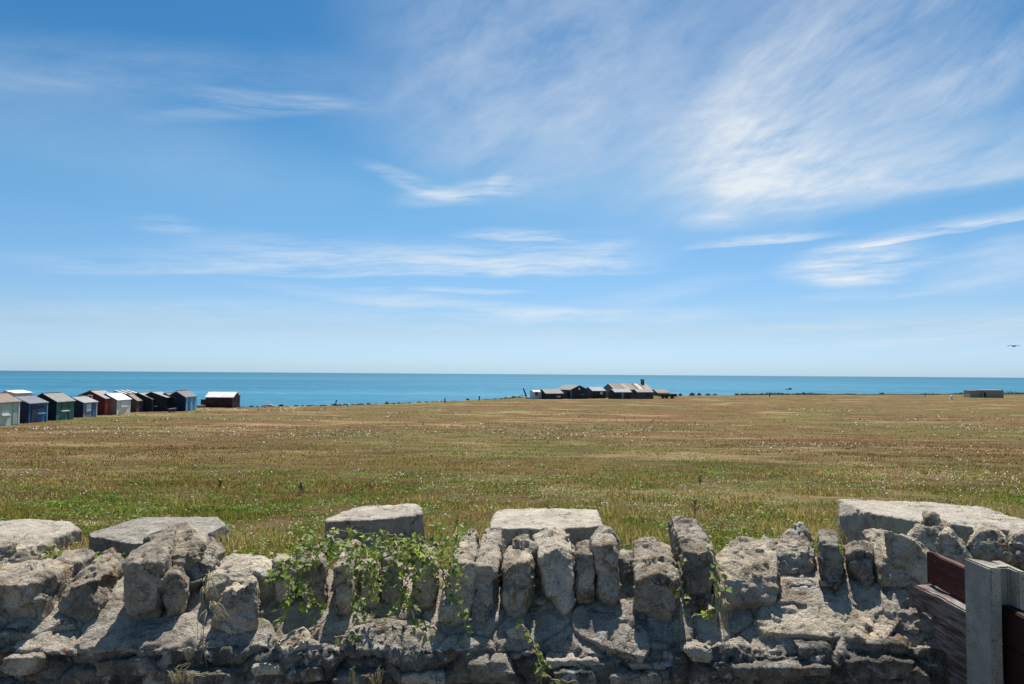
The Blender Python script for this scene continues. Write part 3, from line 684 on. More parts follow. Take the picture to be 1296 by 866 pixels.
def window(root, y0, y1, z0, z1, frame_m, pane_m, sill_m=None, mull=False):
    w = wbox('window', frame_m, root, y0, y1, z0, z1, .04)
    box('pane', pane_m, w, .044, .052, y0+.06, y1-.06, z0+.06, z1-.06)
    if mull: box('glazing_bar', frame_m, w, .053, .065, (y0+y1)/2-.03, (y0+y1)/2+.03, z0+.06, z1-.06)
    if sill_m: box('sill', sill_m, w, .003, .18, y0-.06, y1+.06, z0-.09, z0-.005)
    return w
def hg(px, py): return ground_hit(px, py)
G1 = 'beach huts in a row along the left clifftop'
R_GREY = roof_mat('grey_felt_roof', (.27, .27, .255)); R_BROWN = roof_mat('brown_felt_roof', (.26, .21, .17)); R_SLATE = roof_mat('slate_roof', (.20, .21, .24), .5)
R_WHITE = roof_mat('white_roof', (.80, .80, .80), .6); R_PALE = roof_mat('pale_roof', (.33, .335, .335), .5); R_TAN = roof_mat('tan_roof', (.29, .235, .20), .5)
W_PALEG = paint('pale_green_paint', (.52, .64, .53), .6, .12, .14); W_NAVY = paint('navy_paint', (.03, .12, .28), .55, .2, .14)
W_GREEN = paint('green_paint', (.06, .19, .17), .55, .2, .14); W_DG = paint('dark_green_paint', (.012, .10, .075), .5, .2)
W_BLUEG = paint('blue_grey_paint', (.22, .27, .32), .6, .2, .14); W_RED = paint('dark_red_paint', (.36, .05, .035), .55, .2, .3, 'X'); W_REDL = paint('red_plank', (.44, .085, .06), .55, .2, .15, 'X')
W_CREAM = paint('cream_paint', (.66, .64, .58), .6, .1); W_BROWN = paint('purple_brown_paint', (.20, .145, .13), .7, .25, .16); W_BLACK = paint('black_tar', (.022, .024, .030), .6, .3, .16)
W_DNAVY = paint('navy_and_shaded_gable', (.012, .025, .055), .6, .2, .14); W_DRED = paint('shaded_red_gable', (.13, .018, .014), .6, .2, .16); W_BLUE = paint('blue_paint', (.045, .30, .56), .5, .2, .35, 'X'); W_LBLUE = paint('light_blue_paint', (.16, .42, .55), .5, .2)  # gable shade is put into the darker navy and red; navy doors share it
W_BARN = paint('red_brown_timber', (.06, .020, .018), .65, .25, .2, 'X'); W_GREYB = paint('grey_brown_wood', (.17, .145, .12), .8, .3, .15); W_PALESH = plain('pale_grey_shutter', (.62, .63, .66), .6)

YAW = rad(5)
c = hg(-8, 540.5)
h = hut('beach_hut', 'pale green beach hut cut off by the left edge, nearest of the hut row', 'beach hut', G1, c, YAW, 1.9, 3.15, 1.84, 2.1, 2.45, .4, W_PALEG, R_BROWN, over=.14)
window(h, .85, 1.75, .85, 1.55, W_PALESH, W_PALEG, M_WHITE, True); wbox('door', paint('sage_paint', (.36, .50, .43), .6, .15), h, 2.28, 2.85, .05, 1.75); wbox('corner_post', M_WHITE, h, 3.0, 3.14, 0, 1.84, .05)
c = hg(36, 535.5)
h = hut('beach_hut', 'navy blue beach hut with dark roof between the pale green and dark green huts', 'beach hut', G1, c, YAW, 2.1, 2.75, 1.62, 1.9, 2.2, .4, W_NAVY, R_SLATE, W_DNAVY)
wbox('door', W_DNAVY, h, .35, 1.0, .05, 1.5); window(h, 1.2, 2.2, .75, 1.45, W_NAVY, W_DNAVY, W_LBLUE); wbox('corner_post', W_LBLUE, h, 2.6, 2.74, 0, 1.62, .05)
c = hg(29, 533.0)+Vector((-2.6, 2.6, 0)); c.z = float(gnd(c.x, c.y))
h = hut('beach_hut', 'white roofed hut mostly hidden behind the navy blue hut', 'beach hut', G1, c, YAW, 1.4, 2.6, 2.42, 2.3, 2.62, .4, W_CREAM, R_WHITE)
c = hg(71, 532.5)
h = hut('beach_hut', 'dark green beach hut with grey roof and white window sill', 'beach hut', G1, c, YAW, 1.75, 2.95, 1.70, 2.1, 2.42, .30, W_GREEN, R_GREY, W_DNAVY, .13)
window(h, .75, 1.85, .85, 1.55, W_DG, W_DG, M_WHITE); wbox('door', W_DG, h, 2.02, 2.90, .03, 1.62, .05); wbox('door_lintel', M_WHITE, h, 2.05, 2.75, 1.63, 1.69, .07)
c = hg(105, 528.6)
h = hut('beach_hut', 'small low blue-grey beach hut with pale shutter beside the dark red hut', 'beach hut', G1, c, YAW, 2.0, 2.75, 1.48, 1.6, 2.02, .4, W_BLUEG, R_PALE, W_DNAVY, .13)
window(h, .55, 1.5, .55, 1.32, W_PALESH, W_PALESH); wbox('door', W_NAVY, h, 1.8, 2.45, .05, 1.36); wbox('corner_post', W_PALESH, h, 2.6, 2.74, 0, 1.48, .05)
c = hg(132, 525.6)
h = hut('beach_hut', 'large dark red beach hut with white framed square window in its gable', 'beach hut', G1, c, YAW, 3.1, 3.0, 1.82, 1.95, 2.62, .5, W_RED, R_PALE, W_DRED, .13)
for y0 in (.2, .75, 1.3, 1.9, 2.45): wbox('door_plank', W_REDL, h, y0, y0+.3, .05, 1.72, .06)
g = box('window', M_WHITE, h, -1.78, -1.26, -.05, -.003, 1.72, 2.22); box('pane', M_GLASS, g, -1.65, -1.39, -.06, -.0505, 1.85, 2.09)
c = hg(147.5, 525.0)
h = hut('beach_hut', 'cream beach hut with bright white roof beside the dark red hut', 'beach hut', G1, c, YAW, 2.0, 3.4, 1.62, 1.8, 2.3, .4, W_CREAM, R_WHITE, paint('buff_paint', (.34, .24, .19), .6, .15, .15), .12)
window(h, .85, 2.5, .85, 1.48, W_PALEG, W_PALESH, W_PALEG)
c = hg(173, 521.8)
h = hut('beach_hut', 'plain purplish brown wooden beach hut beside the cream hut', 'beach hut', G1, c, YAW, 1.9, 2.9, 1.38, 1.6, 2.15, .4, W_BROWN, R_TAN, paint('shaded_brown_gable', (.10, .075, .05), .7, .25, .15), .10)  # gable brown darkened to carry the shade of that end
wbox('door', paint('dark_brown_door', (.07, .05, .05), .7, .2), h, .5, 1.3, .05, 1.15)
cc = c+Vector((-3.8, 4.2, 0)); cc.z = float(gnd(cc.x, cc.y))
h = hut('beach_hut', 'brown roofed hut with white roof battens behind the cream hut', 'beach hut', G1, cc, YAW, 2.0, 4.6, 2.05, 1.7, 2.42, .35, W_BROWN, R_BROWN, None, .10)
for y0 in (.2, 1.7, 3.2):
    bm = bmesh.new(); prism_bm(bm, [(.12, 2.14), (-1.3, 2.56), (-1.3, 2.62), (.12, 2.22)], y0, y0+.34); bm_obj('roof_batten', bm, M_WHITE, h)
c = hg(192, 521.2)
h = hut('beach_hut', 'grey-brown beach hut with black gable and white window with bench in front', 'beach hut', G1, c, YAW, 2.6, 2.9, 1.55, 1.9, 2.3, .35, W_GREYB, R_PALE, W_BLACK, .12)
window(h, 1.0, 2.3, .75, 1.45, W_PALESH, M_GLASS, None, True); box('shelf', M_WHITE, h, .05, .45, .5, 2.2, .62, .70)
c = hg(210, 521)
h = hut('beach_hut', 'black tarred beach hut between the bench and the brown porch hut', 'beach hut', G1, c, YAW, 2.6, 2.6, 1.75, 2.05, 2.4, .3, W_BLACK, R_PALE, W_BLACK, .12)
wbox('door', W_DNAVY, h, .6, 1.4, .05, 1.6); box('canopy', M_WHITE, h, .01, .35, 1.6, 2.5, 1.55, 1.62)
c = hg(222, 520.6)
h = hut('beach_hut', 'brown beach hut with cluttered timber porch beside the blue hut', 'beach hut', G1, c, YAW, 2.2, 3.0, 1.62, 1.9, 2.25, .4, W_BARN, R_TAN, W_BLACK, .12)
for y0 in (.1, 1.2, 2.8): box('porch_post', W_GREYB, h, .75, .85, y0, y0+.1, 0, 1.45)
box('porch_beam', M_WHITE, h, .72, .88, 1.0, 3.0, 1.46, 1.56); wbox('door', W_GREYB, h, 1.5, 2.3, .05, 1.45)
c = hg(234.5, 520.6)
h = hut('beach_hut', 'bright blue beach hut with slate roof at the far end of the row', 'beach hut', G1, c, YAW, 1.9, 4.0, 1.82, 2.1, 2.55, .4, W_BLUE, R_SLATE, W_DNAVY, .12, M_WHITE)
for y0 in (.1, 1.7, 3.1): wbox('door_plank', W_LBLUE, h, y0, y0+.6, .05, 1.75)
wbox('door', W_NAVY, h, .95, 1.6, .03, 1.1, .07)
c = hg(204, 522.2); c = c+Vector((.8, 0, 0)); c.z = float(gnd(c.x, c.y))
b = thing('bench', c, 'low grey wooden bench on grass in front of the black hut', 'bench', None, YAW)
box('seat', W_GREYB, b, 0, .4, -.2, 1.8, .40, .46)
for y0 in (0, 1.5): box('leg', W_GREYB, b, .05, .35, y0, y0+.1, -.05, .40)

# lone shed
c = hg(295, 516.2)
h = thing('shed', c, 'lone dark red-brown shed with pale roof standing right of the hut row', 'shed')
k = c.y/F; wl = 35*k
bm = bmesh.new(); 
a_ = [(0, -.3), (0, 12.6*k), (1.3, 18.6*k), (2.6, 13*k), (2.6, -.3)]
va = [bm.verts.new((-wl, y, z)) for y, z in a_]; vb = [bm.verts.new((0, y, z)) for y, z in a_]
bm.faces.new(va); bm.faces.new(vb[::-1])
for i in range(5): j = (i+1) % 5; bm.faces.new((va[i], vb[i], vb[j], va[j]))
bm_obj('wall', bm, W_BARN, h)
bm = bmesh.new()
a_ = [(-.12, 12.5*k), (1.3, 18.9*k), (2.75, 12.6*k), (2.75, 13.4*k), (1.3, 19.7*k), (-.12, 13.3*k)]
va = [bm.verts.new((-wl-.08, y, z)) for y, z in a_]; vb = [bm.verts.new((.08, y, z)) for y, z in a_]
bm.faces.new((va[0], va[1], va[4], va[5])); bm.faces.new((va[1], va[2], va[3], va[4])); bm.faces.new((vb[0], vb[5], vb[4], vb[1])); bm.faces.new((vb[1], vb[4], vb[3], vb[2]))
for i in range(6): j = (i+1) % 6; bm.faces.new((va[i], vb[i], vb[j], va[j]))
bm_obj('roof', bm, R_WHITE, h)
box('annex', W_BARN, h, -wl-.75, -wl-.01, .1, 2.2, -.3, 9.6*k); box('annex_roof', W_BLACK, h, -wl-.8, -wl-.012, .02, 2.3, 9.7*k, 10.2*k)
box('door', W_BLACK, h, -wl*.62, -wl*.56, -.04, -.004, 0, 11.6*k); box('corner_post', W_GREYB, h, -.14, 0, -.05, -.003, 0, 12.2*k)

# ------------------------------------------------------------------ shacks in the middle distance
G2 = 'fishing shacks clustered on the clifftop'
def shed_front(name, label, pxl, pxr, pyb, py_e, py_r, depth, wm, rm, py_back=None, over=.12, roof_off=0.0, yoff=0.0, yawd=24.0, group=G2):
    """shed whose roof slope faces the viewer: long front wall from pxl to pxr, eave py_e, ridge py_r (front slope)"""
    c0 = hg((pxl+pxr)/2, pyb); Y = c0.y+yoff; k = Y/F
    w = (pxr-pxl)*k/2*1.04; base = P((pxl+pxr)/2, pyb, Y)
    root = thing(name, base, label, 'shack', group, rad(yawd))
    he = (pyb-py_e)*k; hr = he+(py_e-py_r)*k*1.0
    ra = math.atan2(hr-he, depth*.5)
    prof = [(0, -.6), (0, he), (depth*.5, hr), (depth, he), (depth, -.6)]
    bm = bmesh.new()
    va = [bm.verts.new((-w, y, z)) for y, z in prof]; vb = [bm.verts.new((w, y, z)) for y, z in prof]
    bm.faces.new(va); bm.faces.new(vb[::-1])
    for i in range(5): j = (i+1) % 5; bm.faces.new((va[i], vb[i], vb[j], va[j]))
    bm_obj('wall', bm, wm, root)
    bm = bmesh.new(); s = (hr-he)/(depth*.5); u = .09
    pr = [(-over, he-s*over+.01), (depth*.5, hr+.01), (depth+over, he-s*over+.01), (depth+over, he-s*over+u), (depth*.5, hr+u), (-over, he-s*over+u)]
    va = [bm.verts.new((-w-over, y, z)) for y, z in pr]; vb = [bm.verts.new((w+over, y, z)) for y, z in pr]
    bm.faces.new((va[0], va[1], va[4], va[5])); bm.faces.new((va[1], va[2], va[3], va[4])); bm.faces.new((vb[0], vb[5], vb[4], vb[1])); bm.faces.new((vb[1], vb[4], vb[3], vb[2]))
    for i in range(6): j = (i+1) % 6; bm.faces.new((va[i], vb[i], vb[j], va[j]))
    bm_obj('roof', bm, rm, root)
    return root, k, w, he, hr
R_SH = roof_mat('pale_sheet_roof', (.34, .32, .30), 1.2); R_BLW = roof_mat('bluish_sheet_roof', (.40, .42, .45), 1.2); R_PINK = roof_mat('pinkish_grey_roof', (.29, .26, .245), 1.2)
W_TAR = paint('tarred_boards', (.032, .036, .046), .6, .3, .3); W_DGS = paint('dark_green_stone', (.085, .095, .095), .8, .3, .4); W_DRB = paint('dark_rusty_boards', (.09, .028, .022), .7, .3, .3)
W_WCAR = paint('white_cabin', (.60, .62, .64), .5, .1)
r, k, w, he, hr = shed_front('white_cabin', 'small white cabin with dark window at left end of the shack cluster', 675.5, 687.5, 505.2, 496.5, 494.5, 2.2, W_WCAR, R_WHITE)
g = box('window', M_WHITE, r, -w+.15, -w+1.05, -.04, -.003, .75, 1.75); box('pane', M_GLASS, g, -w+.22, -w+.98, -.05, -.0405, .82, 1.68)
r, k, w, he, hr = shed_front('shack', 'low dark shack with pale roof right of the white cabin', 690, 713.5, 505.4, 498.3, 493.2, 4.0, W_TAR, R_SH)
box('window', W_PALESH, r, .6, 1.6, -.04, -.003, .45, .75)
# gabled shack (gable to the viewer)
c = hg(733, 505.0); k = c.y/F
r = thing('shack', P(733, 505, c.y), 'dark gabled shack with small round white window, left of the long house', 'shack', G2, rad(24))
wg, he, hr, dp = 12.5*k, 11.2*k, 16.6*k, 7.0
bm = bmesh.new(); prism_bm(bm, [(-wg, -.6), (-wg, he), (0, hr), (wg, he), (wg, -.6)], 0, dp); bm_obj('wall', bm, W_TAR, r)
bm = bmesh.new(); sl = (hr-he)/wg
for sg in (-1, 1): prism_bm(bm, [(sg*.001, hr+.01), (sg*(wg+.2), he-sl*.2+.01), (sg*(wg+.2), he-sl*.2+.12), (sg*.001, hr+.13)], -.15, dp+.15)
rf = bm_obj('roof', bm, R_PINK, r)
bm = bmesh.new(); bmesh.ops.create_cone(bm, cap_ends=True, segments=16, radius1=.28, radius2=.28, depth=.06, matrix=Matrix.Translation((0, -.034, 12.7*k)) @ Matrix.Rotation(rad(90), 4, 'X')); bm_obj('window', bm, M_WHITE, r)
box('vent', W_BLUEG, r, .5, 1.4, -.04, -.003, .9, 1.15); box('corner_post', W_BLUEG, r, -wg+.02, -wg+.25, -.06, -.003, 0, he-.1)
box('side_lean_to', W_DGS, r, -wg-1.2, -wg-.01, 1.0, 4.0, -.5, he*.75)
r, k, w, he, hr = shed_front('shack', 'dark shack with bluish pale roof and square window between gabled shack and long house', 749, 767.5, 504.4, 495, 490.5, 4.0, W_TAR, R_BLW)
g = box('window', W_GREYB, r, .2, 1.1, -.04, -.003, .9, 1.75); box('pane', W_PALESH, g, .28, 1.02, -.05, -.0405, .98, 1.67); box('door', W_DRB, r, -1.2, -.6, -.04, -.003, 0, 1.8)
# long stone house with patched roof and end chimney
c = hg(800, 504.0); Y = c.y+3.2; k = Y/F; base = P(803, 504, Y); yaw = 0
r = thing('stone_house', base, 'long derelict stone house with patched roof and end chimney behind two lean-to shacks', 'house', G2, rad(24))
xl, xr_, he, hr, dp = -29*k, 26*k, 10.6*k, 17.6*k, 6.0
prof = [(0, -.8), (0, he), (dp*.5, hr), (dp, he), (dp, -.8)]
bm = bmesh.new(); va = [bm.verts.new((xl, y, z)) for y, z in prof]; vb = [bm.verts.new((xr_, y, z)) for y, z in prof]
bm.faces.new(va); bm.faces.new(vb[::-1])
for i in range(5): j = (i+1) % 5; bm.faces.new((va[i], vb[i], vb[j], va[j]))
bm_obj('wall', bm, paint('old_stone', (.20, .18, .16), .9, .3, .35), r)
rng = random.Random(3)
pats = [((.40, .34, .29), 0, .06), ((.30, .25, .21), .06, .26), ((.24, .20, .17), .26, .30), ((.42, .37, .32), .30, .44), ((.33, .28, .24), .44, .60), ((.16, .12, .10), .60, .66), ((.62, .58, .53), .66, .78), ((.15, .12, .10), .78, .82), ((.40, .36, .31), .82, 1.0)]
for q, (cc, f0, f1) in enumerate(pats):
    bm = bmesh.new(); x0, x1 = xl-.15+(xr_-xl+.3)*f0, xl-.15+(xr_-xl+.3)*f1-.01
    up = .10+.02*(q % 3); s = (hr-he)/(dp*.5)
    pr = [(-.2, he-.2*s+.01), (dp*.5, hr+.01), (dp*.5, hr+up), (-.2, he-.2*s+up)]
    va = [bm.verts.new((x0, y, z)) for y, z in pr]; vb = [bm.verts.new((x1, y, z)) for y, z in pr]
    bm.faces.new(va); bm.faces.new(vb[::-1])
    for i in range(4): j = (i+1) % 4; bm.faces.new((va[i], vb[i], vb[j], va[j]))
    bm_obj('roof_sheet', bm, roof_mat('patched_roof', cc, .6), r)
bm = bmesh.new(); pr = [(dp*.5+.003, hr+.01), (dp+.2, he-.1), (dp+.2, he), (dp*.5+.003, hr+.1)]
va = [bm.verts.new((xl-.15, y, z)) for y, z in pr]; vb = [bm.verts.new((xr_+.15, y, z)) for y, z in pr]
bm.faces.new(va); bm.faces.new(vb[::-1])
for i in range(4): j = (i+1) % 4; bm.faces.new((va[i], vb[i], vb[j], va[j]))
bm_obj('roof', bm, R_BROWN, r)
bm = bmesh.new(); x0 = 20*k; prism_bm(bm, [(x0, hr-1.2), (x0+.04, hr+1.0), (x0-.08, hr+1.01), (x0-.08, hr+1.25), (x0+.80, hr+1.25), (x0+.80, hr+1.01), (x0+.72, hr+1.0), (x0+.75, hr+.2), (xr_+.6, he-.1), (xr_+.6, he-.6), (x0+.6, hr-1.4)], dp*.5-.35, dp*.5+.30)
bm_obj('chimney', bm, paint('chimney_stone', (.15, .14, .13), .9, .25, .3), r)
r, k, w, he, hr = shed_front('shack', 'black lean-to shack with bluish white roof in front of the long stone house', 777, 800.5, 505.0, 496.6, 493.0, 3.0, W_TAR, R_BLW, yoff=-.6)
box('door', W_BLUEG, r, -.5, .2, -.04, -.003, .1, 1.5)
r, k, w, he, hr = shed_front('shack', 'grey-green lean-to shack with pale roof in front of the long house, under its chimney', 805.5, 828.5, 505.0, 496.6, 493.2, 3.0, W_DGS, R_SH, yoff=-.6)
box('window', M_SLOT, r, .3, 1.1, -.04, -.003, .7, 1.3)
r, k, w, he, hr = shed_front('shack', 'small rusty red shack with grey roof right of the chimney', 832, 848, 501.5, 497.5, 493.6, 5.0, W_DRB, R_PINK, yoff=2.5, yawd=15)
box('door', W_TAR, r, -.4, .5, -.04, -.003, 0, .8)
c = hg(846, 504.6); k = c.y/F
r = thing('flat_trailer', P(846, 504.4, c.y), 'low dark flatbed trailer parked beside the rusty red shack', 'trailer')
box('bed', W_DGS, r, -11*k, 11*k, 0, 2.2, .45, 1.15, .03); box('rail', W_TAR, r, -11*k, 11*k, -.06, -.003, .95, 1.12)
for x0 in (-1.4, -.5, .9):
    bm = bmesh.new(); bmesh.ops.create_cone(bm, cap_ends=True, segments=18, radius1=.42, radius2=.42, depth=.25, matrix=Matrix.Translation((x0, -.14, .36)) @ Matrix.Rotation(rad(90), 4, 'X')); bm_obj('wheel', bm, M_SLOT, r)
# winch derrick leaning over the cliff
M_RUST = plain('dark_iron', (.03, .028, .03), .6)
c = hg(667.5, 505.0); k = c.y/F
r = thing('derrick', P(667.5, 504.6, c.y), 'dark leaning derrick boom on the cliff edge left of the white cabin', 'derrick')
co, q = tube([(0, 0, -.2), (-3.3*k, .3, 8*k), (-5.2*k, .5, 12.6*k)], .20, .14, 8); bm_obj_me = mesh_np('boom', co, q, smooth=True); link('boom', bm_obj_me, M_RUST, r)
box('base', W_PALESH, r, -.5, .9, -.4, .5, -.1, .42, .03); box('winch', M_RUST, r, 1.0, 1.9, -.3, .4, -.1, .5, .05)
co, q = tube([(-11.5*k, 0, .5), (-6*k, 0, .75), (0, 0, .35)], .07, .07, 6); link('stay', mesh_np('stay', co, q), M_RUST, r)

# square stone hut far right
c = hg(1249, 503.6); k = c.y/F
r = thing('stone_hut', P(1249, 503.4, c.y), 'flat roofed dark stone hut standing alone at far right of clifftop', 'hut', None, rad(-12))
W_RUB = paint('dark_rubble', (.36, .315, .26), .9, .35, .35)
box('wall', W_RUB, r, -4*k, 19*k, 0, 5.5, -.8, 9.0*k); box('wing', W_RUB, r, -17*k, -4*k-.01, 1.2, 6, -.8, 8.2*k)
box('roof', paint('pale_flat_roof', (.42, .40, .37), .9, .2), r, -4.3*k, 19.3*k, -.15, 5.6, 9.02*k, 9.02*k+.16); box('wing_roof', W_RUB, r, -17.2*k, -4.32*k, 1.1, 6.1, 8.22*k, 8.22*k+.14)
box('doorway', M_SLOT, r, -3.4*k, -.8*k, -.02, -.003, 0, 6.5*k)
# pale upright stone beside it
c = hg(1204.5, 505.5)
def setst(ob): tag(ob, 'small white upright stone on the grass left of the far stone hut', 'stone')
pts = [c+Vector(v) for v in ((-.45, 0, -.1), (.4, 0, -.1), (.5, .5, -.1), (-.4, .5, -.1), (-.2, .1, .9), (.25, .1, 1.1), (.3, .3, 1.15), (-.1, .35, 1.0))]
rock('upright_stone', pts, M_WHITE, None, .06, .03, 2.0, .3, None, tuple(c), setst)

# posts at the cliff edge
POSTS = [(425, 513.8, 7.5, .07, 'thin dark leaning post on the cliff edge right of the lone shed'), (563, 509.6, 6, .10, 'dark stubby post on the cliff edge midway to the shacks'),
         (606.5, 507, 5.2, .11, 'dark post with broader top on cliff edge left of derrick'), (974, 502.6, 5.4, .10, 'dark short post on cliff edge below the boat'), (1171, 502.6, 5.2, .09, 'dark short post on cliff edge left of the far stone hut')]
for i, (px, py, hp, rr, lab) in enumerate(POSTS):
    c = hg(px, py); k = c.y/F; hh = hp*k
    co1 = tube([(0, 0, -.2), (.01, 0, hh*.5), (.06 if i else .16, 0, hh)], rr*1.3, rr*.8, 7)
    co2 = tube([(.0, 0, hh*.55), (.02, 0, hh*.75), (.04, 0, hh*.98)], rr*1.2, rr*1.9 if i in (2, 3) else rr*.6, 7)
    co, q = join([co1, co2]); tag(link('wooden_post', mesh_np('wooden_post', co, q, smooth=True), M_RUST, None, c), lab, 'post', 'posts along the cliff edge')

# boat
d = ray(998.5, 493.2); sc = (SEA_Z-EYE.z)/d.z; c = EYE+d*sc; k = c.y/F
bt = thing('fishing_boat', c, 'small dark fishing boat out on the sea', 'boat', None, rad(8))
bm = bmesh.new(); L_ = 4.2*k; secs = [(-1, .7, .55), (-.5, .95, .45), (.2, .9, .5), (.7, .5, .7), (1, .03, .95)]
rows = []
for sx_, w_, h_ in secs: rows.append([bm.verts.new((sx_*L_, -1.1*w_, h_+.35)), bm.verts.new((sx_*L_, -.7*w_, -.3)), bm.verts.new((sx_*L_, .7*w_, -.3)), bm.verts.new((sx_*L_, 1.1*w_, h_+.35))])
for a, b in zip(rows, rows[1:]):
    for i in range(3): bm.faces.new((a[i], a[i+1], b[i+1], b[i]))
    bm.faces.new((a[3], a[0], b[0], b[3]))
bm.faces.new(rows[0]); bm_obj('hull', bm, plain('boat_hull', (.03, .05, .08), .5), bt)
box('wheelhouse', plain('boat_house', (.05, .07, .10), .5), bt, .15*L_, .6*L_, -.7, .7, .7, 2.0, .08); co, q = tube([(.05*L_, 0, .7), (.0, 0, 2.8)], .08, .05, 6); link('mast', mesh_np('mast', co, q), M_RUST, bt)

# bird
c = P(1282.5, 438.3, 48)
bd = thing('bird', c, 'dark bird gliding above the sea at the right edge', 'bird', None, rad(22))
bm = bmesh.new()
def ring(x, r, z=0): return [bm.verts.new((x, r*math.cos(a*math.pi/4), z+r*.8*math.sin(a*math.pi/4))) for a in range(8)]
rg_ = [ring(-.20, .006, .045), ring(-.16, .025, .04), ring(-.08, .05, .01), ring(.04, .055, -.005), ring(.15, .03, -.005), ring(.26, .012, -.005)]
for a, b in zip(rg_, rg_[1:]):
    for i in range(8): bm.faces.new((a[i], a[(i+1) % 8], b[(i+1) % 8], b[i]))
bm.faces.new(rg_[0][::-1]); bm.faces.new(rg_[-1])
for sg in (-1, 1):
    prev = None
    for w_, x0, x1, z in ((.03, -.08, .08, .01), (.16, -.13, .05, .055), (.30, -.06, .06, .045), (.44, .03, .07, .0)):
        cur = [bm.verts.new((x0, sg*w_, z)), bm.verts.new(((x0+x1)/2, sg*w_, z+.014)), bm.verts.new((x1, sg*w_, z-.006)), bm.verts.new(((x0+x1)/2, sg*w_, z-.01))]
        if prev:
            for i in range(4): bm.faces.new((prev[i], prev[(i+1) % 4], cur[(i+1) % 4], cur[i]))
        prev = cur
    bm.faces.new(prev)
v = [bm.verts.new(p) for p in ((.25, -.02, 0), (.25, .02, 0), (.38, .06, -.01), (.38, -.06, -.01), (.25, 0, .012))]
bm.faces.new(v[:4]); bm.faces.new((v[4], v[3], v[2])); bm.faces.new((v[4], v[2], v[1])); bm.faces.new((v[4], v[0], v[3]))
bm_obj('body', bm, plain('bird_feathers', (.02, .02, .024), .7), bd)

# ------------------------------------------------------------------ vegetation
rs = np.random.RandomState(11)
def blades(px, py, h, w, lean, yawv, tint, name, m, z=None):
    n = len(px); z = gnd(px, py) if z is None else z
    dx, dy = np.cos(yawv), np.sin(yawv)
    a = rs.uniform(0, 2*np.pi, n); lx, ly = np.cos(a)*lean*h, np.sin(a)*lean*h
    co = np.empty((n, 5, 3))
    co[:, 0] = np.stack([px-dx*w/2, py-dy*w/2, z-.01], -1); co[:, 1] = np.stack([px+dx*w/2, py+dy*w/2, z-.01], -1)
    co[:, 2] = np.stack([px+dx*w*.36+lx*.35, py+dy*w*.36+ly*.35, z+h*.6], -1); co[:, 3] = np.stack([px-dx*w*.36+lx*.35, py-dy*w*.36+ly*.35, z+h*.6], -1)
    co[:, 4] = np.stack([px+lx, py+ly, z+h*(1-.25*lean)], -1)
    b = np.arange(n)[:, None]*5
    me = mesh_np(name, co.reshape(-1, 3), b+np.array([0, 1, 2, 3]), b+np.array([3, 2, 4]))
    at = me.attributes.new('tint', 'FLOAT', 'POINT'); at.data.foreach_set('value', np.repeat(tint, 5).astype(np.float32))
    return link(name, me, m)
m, t, out = new_mat('grass_blades')
a = N(t, 'ShaderNodeAttribute', attribute_name='tint').outputs['Fac']
c = ramp(t, a, [(0, (.10, .165, .02)), (.18, (.15, .20, .035)), (.38, (.215, .20, .065)), (.60, (.285, .205, .095)), (.80, (.52, .42, .24)), (.88, (.21, .115, .055)), (1, (.15, .08, .04))])
d_ = N(t, 'ShaderNodeBsdfDiffuse', {0: c}); tr = N(t, 'ShaderNodeBsdfTranslucent', {0: mixc(t, 1.0, c, (1.15, 1.25, .7), 'MULTIPLY')})
mx = N(t, 'ShaderNodeMixShader', {0: .40, 1: d_.outputs[0], 2: tr.outputs[0]}); t.links.new(mx.outputs[0], out.inputs[0]); M_GRASS = m
def field(n, y0, y1, pw, hmin, hmax, wk):
    u = rs.rand(n); e = 1-pw
    y = (y0**e+u*(y1**e-y0**e))**(1/e); x = (rs.rand(n)*2-1)*(.80*y+1.2)
    keep = (y < edgeY(x, y)-1.0) & ~((np.abs(y-80+.35*x) < 1.3) & (x > -4) & (x < 20) & (rs.rand(n) < .85)); x, y = x[keep], y[keep]; n = len(x)
    g = fbm(np.stack([x*.35, y*.35, x*0], -1), 3, 41); gb = fbm(np.stack([x*.06, y*.10, x*0], -1), 3, 47); gm = fbm(np.stack([x*1.6, y*1.6, x*0], -1), 2, 44)
    near = np.clip((y-7)/16, 0, 1)
    gf = fbm(np.stack([x*4.5, y*3.5, x*0], -1), 2, 49); tint = .28+.30*near + .45*g+.55*gb*near + .40*gm+.30*gf + rs.normal(0, .12, n)
    dry = np.clip((6.6-y)/1.5, 0, 1)*.22; tint = np.clip(tint+dry, 0, .82)
    redm = (rs.rand(n) <   .06+.85*near*np.clip(.35+gb*1.6+.9*gm+.5*g, 0, 1)); far_ = np.clip((y-16)/25, 0, 1); tint = tint*(1-.40*far_)+.40*far_*.46; tint = np.where(redm, rs.uniform(.88, 1, n), tint)
    h = rs.uniform(hmin, hmax, n)*(1+.9*gm+.7*gf)*(1+.8*np.clip(g, 0, 1)); h = np.maximum(h, .015); w = np.maximum(.0045, wk*y)*rs.uniform(.6, 1.4, n)
    return x, y, h, w, rs.uniform(.2, 1.1, n), rs.uniform(0, np.pi, n), tint
parts = [field(230000, 3.3, 14, 1.4, .02, .065, .0010), field(105000, 13, 60, 2.0, .02, .05, .0010), field(9000, 55, 200, 1.8, .04, .07, .0011)]
